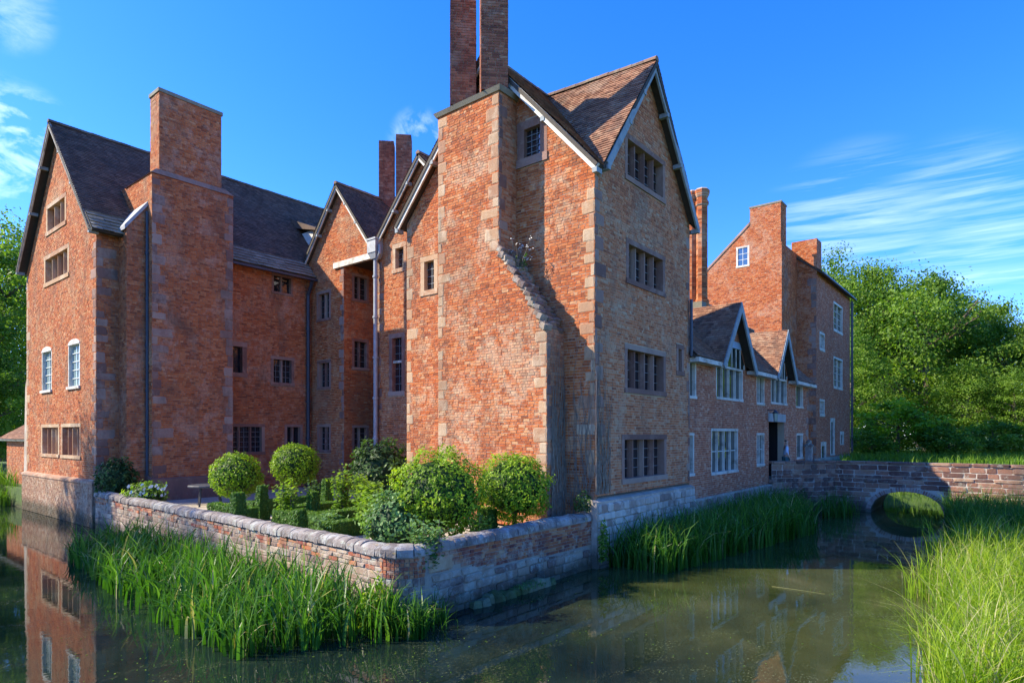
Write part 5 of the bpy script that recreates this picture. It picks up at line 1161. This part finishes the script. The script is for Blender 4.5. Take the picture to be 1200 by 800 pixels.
for px_, d_, r_, zt_, lb in ((279, 16.9, .20, 1.90, 'clipped box column nearest the wall, below the left ball bush'), (351, 15.4, .17, 1.62, 'clipped box column in front of the low hedges, below the right ball bush'), (367, 17.6, .17, 1.86, 'tapered box column between the low hedges'), (307, 18.6, .17, 1.95, 'box column in shade right of the left ball bush'), (383, 20.5, .17, 2.0, 'box column at the back of the parterre')):
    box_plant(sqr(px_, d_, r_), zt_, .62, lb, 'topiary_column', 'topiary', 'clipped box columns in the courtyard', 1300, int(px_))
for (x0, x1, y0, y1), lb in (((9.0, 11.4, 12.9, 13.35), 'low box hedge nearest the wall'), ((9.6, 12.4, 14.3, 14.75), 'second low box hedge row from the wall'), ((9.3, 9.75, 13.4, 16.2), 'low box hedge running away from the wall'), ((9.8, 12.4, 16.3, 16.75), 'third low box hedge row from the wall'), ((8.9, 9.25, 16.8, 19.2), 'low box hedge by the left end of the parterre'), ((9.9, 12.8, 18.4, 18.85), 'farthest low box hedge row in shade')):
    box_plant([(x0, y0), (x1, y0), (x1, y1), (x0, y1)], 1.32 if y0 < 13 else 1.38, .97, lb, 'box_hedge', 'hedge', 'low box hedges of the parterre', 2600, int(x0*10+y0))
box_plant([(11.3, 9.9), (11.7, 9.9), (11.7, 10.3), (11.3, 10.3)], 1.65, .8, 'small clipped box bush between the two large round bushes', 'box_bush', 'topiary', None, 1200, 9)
# garden table under a dark cloth
tx, ty = gpt(246, 22.3); tb = thing('garden_table', 'dark round garden table in the shade below the ball bush', 'table', (tx, ty, .93))
mb = MB(); mb.prism(tx, ty, [(.70, 1.60), (.72, 1.62), (.72, 1.66), (.70, 1.68)], 20); mb.build('table_top', M['tarpaulin'], tb)
for k in range(4): a = k*math.pi/2+.4; mb = MB(); mb.tube([(tx+.5*math.cos(a), ty+.5*math.sin(a), .93), (tx+.4*math.cos(a), ty+.4*math.sin(a), 1.6)], .035, .03, 6); mb.build('leg', M['tarpaulin'], tb)
# weeds on the chimney shoulder and at the plinth
rnd = random.Random(31); t = thing('wall_plant', 'flowering weed growing on the sloping shoulder of the chimney stack', 'plant', (13.7, 10.75, 8.0)); mb = MB(); st_ = MB(); fl_ = MB()
for k in range(12):
    a = rnd.uniform(0, 6.28); h = rnd.uniform(.35, .95); p1 = Vector((13.65+.25*math.cos(a), 10.75+.3*math.sin(a), 8.05+h)); st_.tube([(13.65, 10.75, 7.95), tuple((Vector((13.65, 10.75, 7.95))+p1)/2+Vector((0, .05, .05))), tuple(p1)], .008, .004, 4)
    for _ in range(10): leaf(mb, Vector((13.65, 10.75, 8.0)).lerp(p1, rnd.uniform(0, .6))+Vector((rnd.gauss(0, .05),)*3), Vector((rnd.uniform(-1, 1), rnd.uniform(-1, 1), 1)), .1, rnd, rnd.random())
    for _ in range(5): leaf(fl_, p1+Vector((rnd.gauss(0, .03), rnd.gauss(0, .03), rnd.gauss(0, .03))), Vector((-1, rnd.uniform(-1, 1), 1)), .05, rnd, .5, .8)
mb.build('foliage', M['leaf_silver'], t); st_.build('stem', M['deadstem'], t); fl_.build('flowers', M['whitepetal'], t)
def weed(x, y, z, r, h, n, label, seed, mat=M['leaf_mid'], ls=.09):
    rnd = random.Random(seed); mb = MB()
    for _ in range(n):
        a = rnd.uniform(0, 6.28); q = r*math.sqrt(rnd.random()); f_ = rnd.random(); leaf(mb, Vector((x+q*math.cos(a), y+q*math.sin(a)*.6, z+h*f_*(1-.5*q/r))), Vector((rnd.uniform(-1, 1), rnd.uniform(-1.5, .5), rnd.uniform(0, 1))), ls*rnd.uniform(.6, 1.3), rnd, rnd.random())
    return tag(mb.build('wall_weed', mat), label, 'plant')
weed(13.75, 8.75, 1.5, .35, .6, 420, 'dark green weeds growing on the wall end beside the tower corner', 41, M['leaf_dark'])
weed(14.0, 8.30, .2, .18, 1.3, 380, 'trailing green plant hanging between the garden wall and the tower plinth', 42, M['leaf_mid'])
weed(7.15, 8.9, -.05, .38, 1.15, 900, 'leafy yellow green plant at the corner of the garden wall in the water', 43, M['leaf_bright'])
weed(30.2, 7.5, .2, .3, 1.0, 300, 'dark ferny plant at the foot of the bridge beside the wing', 44, M['leaf_dark'])
weed(11.0, 8.42, .12, .5, .12, 260, 'mossy growth on the waterline ledge of the garden wall', 45, M['leaf_silver'], .05)
# dead climber stems on the shaded side of the chimney stack and tower corner
rnd = random.Random(51); mb = MB(); cl = thing('dead_climber', 'tangle of bare grey ivy stems clinging to the chimney stack side and tower corner', 'climbing plant', (13.9, 9.3, .9))
for k in range(34):
    x = rnd.uniform(13.38, 14.0); z = .9; pts = []
    ztop = rnd.uniform(3.8, 6.1); yb = SB-.03
    while z < ztop: pts.append((min(14.0, max(13.36, x)), yb-rnd.uniform(0, .03), z)); z += .3; x += rnd.uniform(-.07, .07)
    mb.tube(pts, rnd.uniform(.006, .018), .004, 4, cap=False)
for k in range(30):
    x = rnd.uniform(14.03, 14.75); z = 1.9; pts = []; ztop = rnd.uniform(3.6, 6.4)-(x-14)*1.5
    while z < ztop: pts.append((max(14.02, x), Y0-.035-rnd.uniform(0, .02), z)); z += .3; x += rnd.uniform(-.09, .09)
    if len(pts) > 1: mb.tube(pts, rnd.uniform(.006, .014), .004, 4, cap=False)
for k in range(22):
    y = rnd.uniform(8.65, 9.5); z = 1; pts = []; ztop = rnd.uniform(3.5, 6.3)
    while z < ztop: pts.append((X0-.03-rnd.uniform(0, .02), min(9.52, max(8.6, y)), z)); z += .3; y += rnd.uniform(-.08, .08)
    mb.tube(pts, rnd.uniform(.006, .014), .004, 4, cap=False)
mb.build('stem', M['deadstem'], cl)

# ---- reeds
def reeds(name, sampler, n, h0, h1, w, mat, seed, label, cat='reeds', lean=.25, zb=None, dry=.0, segs=5):
    rnd = random.Random(seed); mb = MB(); V, Fc, T = mb.v, mb.f, mb.t; Ml = mb.m
    for _ in range(n):
        x, y, s_ = sampler(rnd); z0 = max(-.05, terrain(x, y)-.03) if zb is None else zb
        h = rnd.uniform(h0, h1)*s_; a = rnd.uniform(0, 6.28); ln_ = abs(rnd.gauss(0, lean))*h; bend = rnd.random()**1.6*h*.66; f = rnd.uniform(0, 6.28)
        cn = noise.noise(Vector((x*1.6, y*1.6, seed))); h *= 1+.28*cn
        wx, wy = math.cos(f)*w/2*rnd.uniform(.5, 1.6), math.sin(f)*w/2; t = min(1, max(0, rnd.gauss(.5+cn*.35, .22))); dr_ = 1 if rnd.random() < dry else 0; b0 = len(V)
        ca, sa = math.cos(a), math.sin(a)
        for k in range(segs+1):
            q = k/segs; r = ln_*q*q+bend*q**4; zz = z0+h*q-bend*.55*q**5; ww = (1-q**2.2)*.95+.05
            V.append((x+ca*r-wx*ww, y+sa*r-wy*ww, zz)); V.append((x+ca*r+wx*ww, y+sa*r+wy*ww, zz))
        for k in range(segs): b = b0+2*k; Fc.append((b, b+1, b+3, b+2)); T.append(min(1, t*(.75+.35*k/segs))); Ml.append(dr_)
    o = mb.build(name, [mat, M['reed_dry']], kind='stuff'); return tag(o, label, cat, kind='stuff')
def left_bed(r):
    while True:
        y = 7.3+13.2*r.random()**1.1; edge = 4.75 if y < 13 else 4.75+(y-13)*.12
        if y < 9.3: edge = 5.1+(9.3-y)*1.5
        x = r.uniform(edge, 7.45 if y > 8.7 else 7.4)
        if noise.noise(Vector((x*1.1, y*1.1, 3))) < -.22 and r.random() < .8: continue
        if x > edge and y > 7.6+max(0, (x-5.5))*.15: return x, y, (.75+.25*min(1, (x-edge)/.8))*(1 if y > 8.9 else .8)
reeds('reed_bed', left_bed, 3300, .7, 1.35, .042, M['reed'], 1, 'dense green reed bed in the water against the left garden wall', dry=.035)
reeds('reed_clump', lambda r: (r.uniform(7.2, 8.25), 8.42-abs(r.gauss(0, .18)), r.uniform(.5, .95)), 120, .5, .95, .024, M['reed'], 2, 'sparse reeds at the corner of the garden wall', lean=.45, dry=.05)
def mid_bed(r):
    x = 14.35+(r.random()**.9)*13.2; yl = 6.75-.14*(x-14.3) if x < 24 else 5.4+.5*(x-24); y = r.uniform(yl, 8.35)
    return x, y, .9+.1*r.random()
reeds('reed_bed', mid_bed, 5200, .85, 1.55, .040, M['reed'], 3, 'long green reed bed in front of the tower plinth and the low wing', dry=.03)
reeds('reed_clump', lambda r: (r.gauss(29.2, .5), r.gauss(5.9, .35), 1), 220, .8, 1.3, .03, M['reed'], 4, 'small tuft of reeds in the water left of the bridge arch')
def bridge_bed(r):
    x = r.uniform(24, 31.6); y = r.uniform(-3.0, min(2.3, .2+.16*(x-18))); return x, y, 1
reeds('reed_bed', bridge_bed, 5200, .9, 1.55, .032, M['reed'], 5, 'green reeds at the right end of the bridge', dry=.01)
def fore_bed(r):
    while True:
        d = 7.2+12*r.random()**1.25; px = r.uniform(1050, 1330); x, y = gpt(px, d); e = px-1086-18*math.sin(d*1.3)-12*math.sin(d*3.1+1)-max(0, 9-d)*10-max(0, d-14)*3
        if e > 0 and r.random() < .15+.85*min(1, e/40): return x, y, 1
reeds('reed_bed', fore_bed, 9500, .75, 1.35, .020, M['reed_bright'], 6, 'bright sunlit yellow green reeds filling the lower right corner', lean=.3, dry=.15, segs=5)
# grass on the banks behind the bridge
def bank(r):
    px = r.uniform(985, 1215); d = r.uniform(38, 60); x, y = gpt(px, d); return x, y, 1
reeds('bank_grass', bank, 6000, .3, .75, .05, M['grass'], 7, 'bright rough grass on the bank behind the bridge', 'grass', segs=3)
reeds('bank_grass', lambda r: (r.uniform(4.5, 8.5), r.uniform(38, 43), 1), 2200, .5, 1.3, .04, M['grass'], 8, 'rough grass by the outbuilding at the far left', 'grass', segs=3)
# fallen stems and specks floating on the moat
rnd = random.Random(61); mb = MB()
for _ in range(1500):
    if rnd.random() < .55: px_, d_ = rnd.uniform(60, 560), 8.7+9*rnd.random()**1.6
    else: px_, d_ = rnd.uniform(560, 1100), 8.7+9*rnd.random()
    x, y = gpt(px_, d_)
    if x > 7.3 and y > 8.3 or noise.noise(Vector((x*.7, y*.7, 9))) < rnd.uniform(-.3, .35): continue
    leaf(mb, Vector((x, y, .006)), Vector((0, 0, 1)), rnd.uniform(.012, .05), rnd, rnd.random(), .5)
tag(mb.build('floating_leaves', M['leaf_mid'], kind='stuff'), 'small pale leaves and specks floating on the dark moat', 'leaves', kind='stuff')
for i, (px_, d_, ln_, an, lb) in enumerate(((935, 13.9, 1.1, -1.55, 'long straw coloured stem floating in the sunlit water'), (240, 10.6, .7, .8, 'short pale reed stem lying on the water in front of the left reeds'), (215, 11.4, .5, -.6, 'bent pale reed stem floating beside the left reed bed'))):
    x, y = gpt(px_, d_); mb = MB(); mb.tube([(x-ln_/2*math.cos(an), y-ln_/2*math.sin(an), .01), (x, y+.03, .015), (x+ln_/2*math.cos(an), y+ln_/2*math.sin(an), .01)], .004, .002, 6); tag(mb.build('floating_stem', M['reed_dry']), lb, 'reed stem')

# ================================================================== PERSON in the doorway
def skinned(name, verts, edges, radii, mat, parent, sub=1):
    me = bpy.data.meshes.new(name); me.from_pydata(verts, edges, []); o = bpy.data.objects.new(name, me); COL.objects.link(o)
    me.materials.append(mat); m = o.modifiers.new('s', 'SKIN'); 
    for i, r_ in enumerate(radii): me.skin_vertices[0].data[i].radius = (r_, r_) if isinstance(r_, float) else r_
    me.skin_vertices[0].data[0].use_root = True
    s_ = o.modifiers.new('d', 'SUBSURF'); s_.levels = s_.render_levels = sub+1
    o.parent = parent; return o
px_, py_, pz = 30.15, 8.2, DZ
per = thing('person', 'person in pale blue top and dark trousers standing in the low wing doorway', 'person', (px_, py_, pz)); per.rotation_euler = (0, 0, R(25))
V_ = [(0, 0, .95), (0, .01, 1.15), (0, 0, 1.38), (0, -.01, 1.5), (0, -.02, 1.60), (0, -.015, 1.72), (.19, 0, 1.40), (.25, .02, 1.13), (.24, -.1, .90), (.245, -.13, .82), (-.19, 0, 1.40), (-.25, .02, 1.13), (-.22, -.12, .92), (-.22, -.15, .84), (.10, 0, .88), (.11, -.01, .5), (.11, .02, .09), (.11, -.13, .04), (-.10, 0, .88), (-.11, -.01, .5), (-.11, .03, .09), (-.11, -.12, .04)]
E_ = [(0, 1), (1, 2), (2, 3), (3, 4), (4, 5), (2, 6), (6, 7), (7, 8), (8, 9), (2, 10), (10, 11), (11, 12), (12, 13), (0, 14), (14, 15), (15, 16), (16, 17), (0, 18), (18, 19), (19, 20), (20, 21)]
R_ = [(.15, .11), (.13, .10), (.17, .10), .05, .085, .08, .055, .042, .03, .025, .055, .042, .03, .025, .085, .055, .038, .03, .085, .055, .038, .03]
skinned('body', V_, E_, R_, M['skin'], per)
I_ = [0, 1, 2, 6, 7, 10, 11]; skinned('shirt', [V_[i] for i in I_], [(0, 1), (1, 2), (2, 3), (3, 4), (2, 5), (5, 6)], [(.175, .13), (.155, .12), (.185, .12), .07, .055, .07, .055], M['shirt'], per)
I_ = [0, 14, 15, 16, 18, 19, 20]; skinned('trousers', [V_[i] for i in I_], [(0, 1), (1, 2), (2, 3), (0, 4), (4, 5), (5, 6)], [(.165, .125), .10, .075, .06, .10, .075, .06], M['trousers'], per)
skinned('hair', [(0, .02, 1.64), (0, .01, 1.74)], [(0, 1)], [(.095, .09), (.085, .085)], M['hair'], per)
for sx in (1, -1):
    hx, hy, hz_ = (.245, -.13, .82) if sx > 0 else (-.22, -.15, .84)
    for k in range(4): skinned('finger', [(hx+sx*.004, hy-.025+k*.017, hz_), (hx+sx*.006, hy-.03+k*.018, hz_-.05), (hx-sx*.008, hy-.035+k*.018, hz_-.085+.006*abs(k-1.5))], [(0, 1), (1, 2)], [.010, .009, .007], M['skin'], per, 0)
    skinned('thumb', [(hx, hy-.03, hz_+.02), (hx-sx*.02, hy-.06, hz_-.03)], [(0, 1)], [.011, .008], M['skin'], per, 0)
# weathered stone pier between wing and far block
pr_ = thing('gate_pier', 'dark weathered stone pier with a cap standing behind the bridge parapet beside the wing', 'gate pier', (33.6, 7.7, DZ))
x, y = gpt(948, 32.3); pr_.location = (x, y, DZ); mb = MB(); mb.box(x-.15, x+.15, y-.15, y+.15, DZ, DZ+1.35); mb.build('shaft', M['coping'], pr_)
mb = MB(); mb.box(x-.2, x+.2, y-.2, y+.2, DZ+1.35, DZ+1.45); mb.prism(x, y, [(.22, DZ+1.45), (.13, DZ+1.52), (.16, DZ+1.62), (.04, DZ+1.72)], 8); mb.build('cap', M['coping'], pr_)
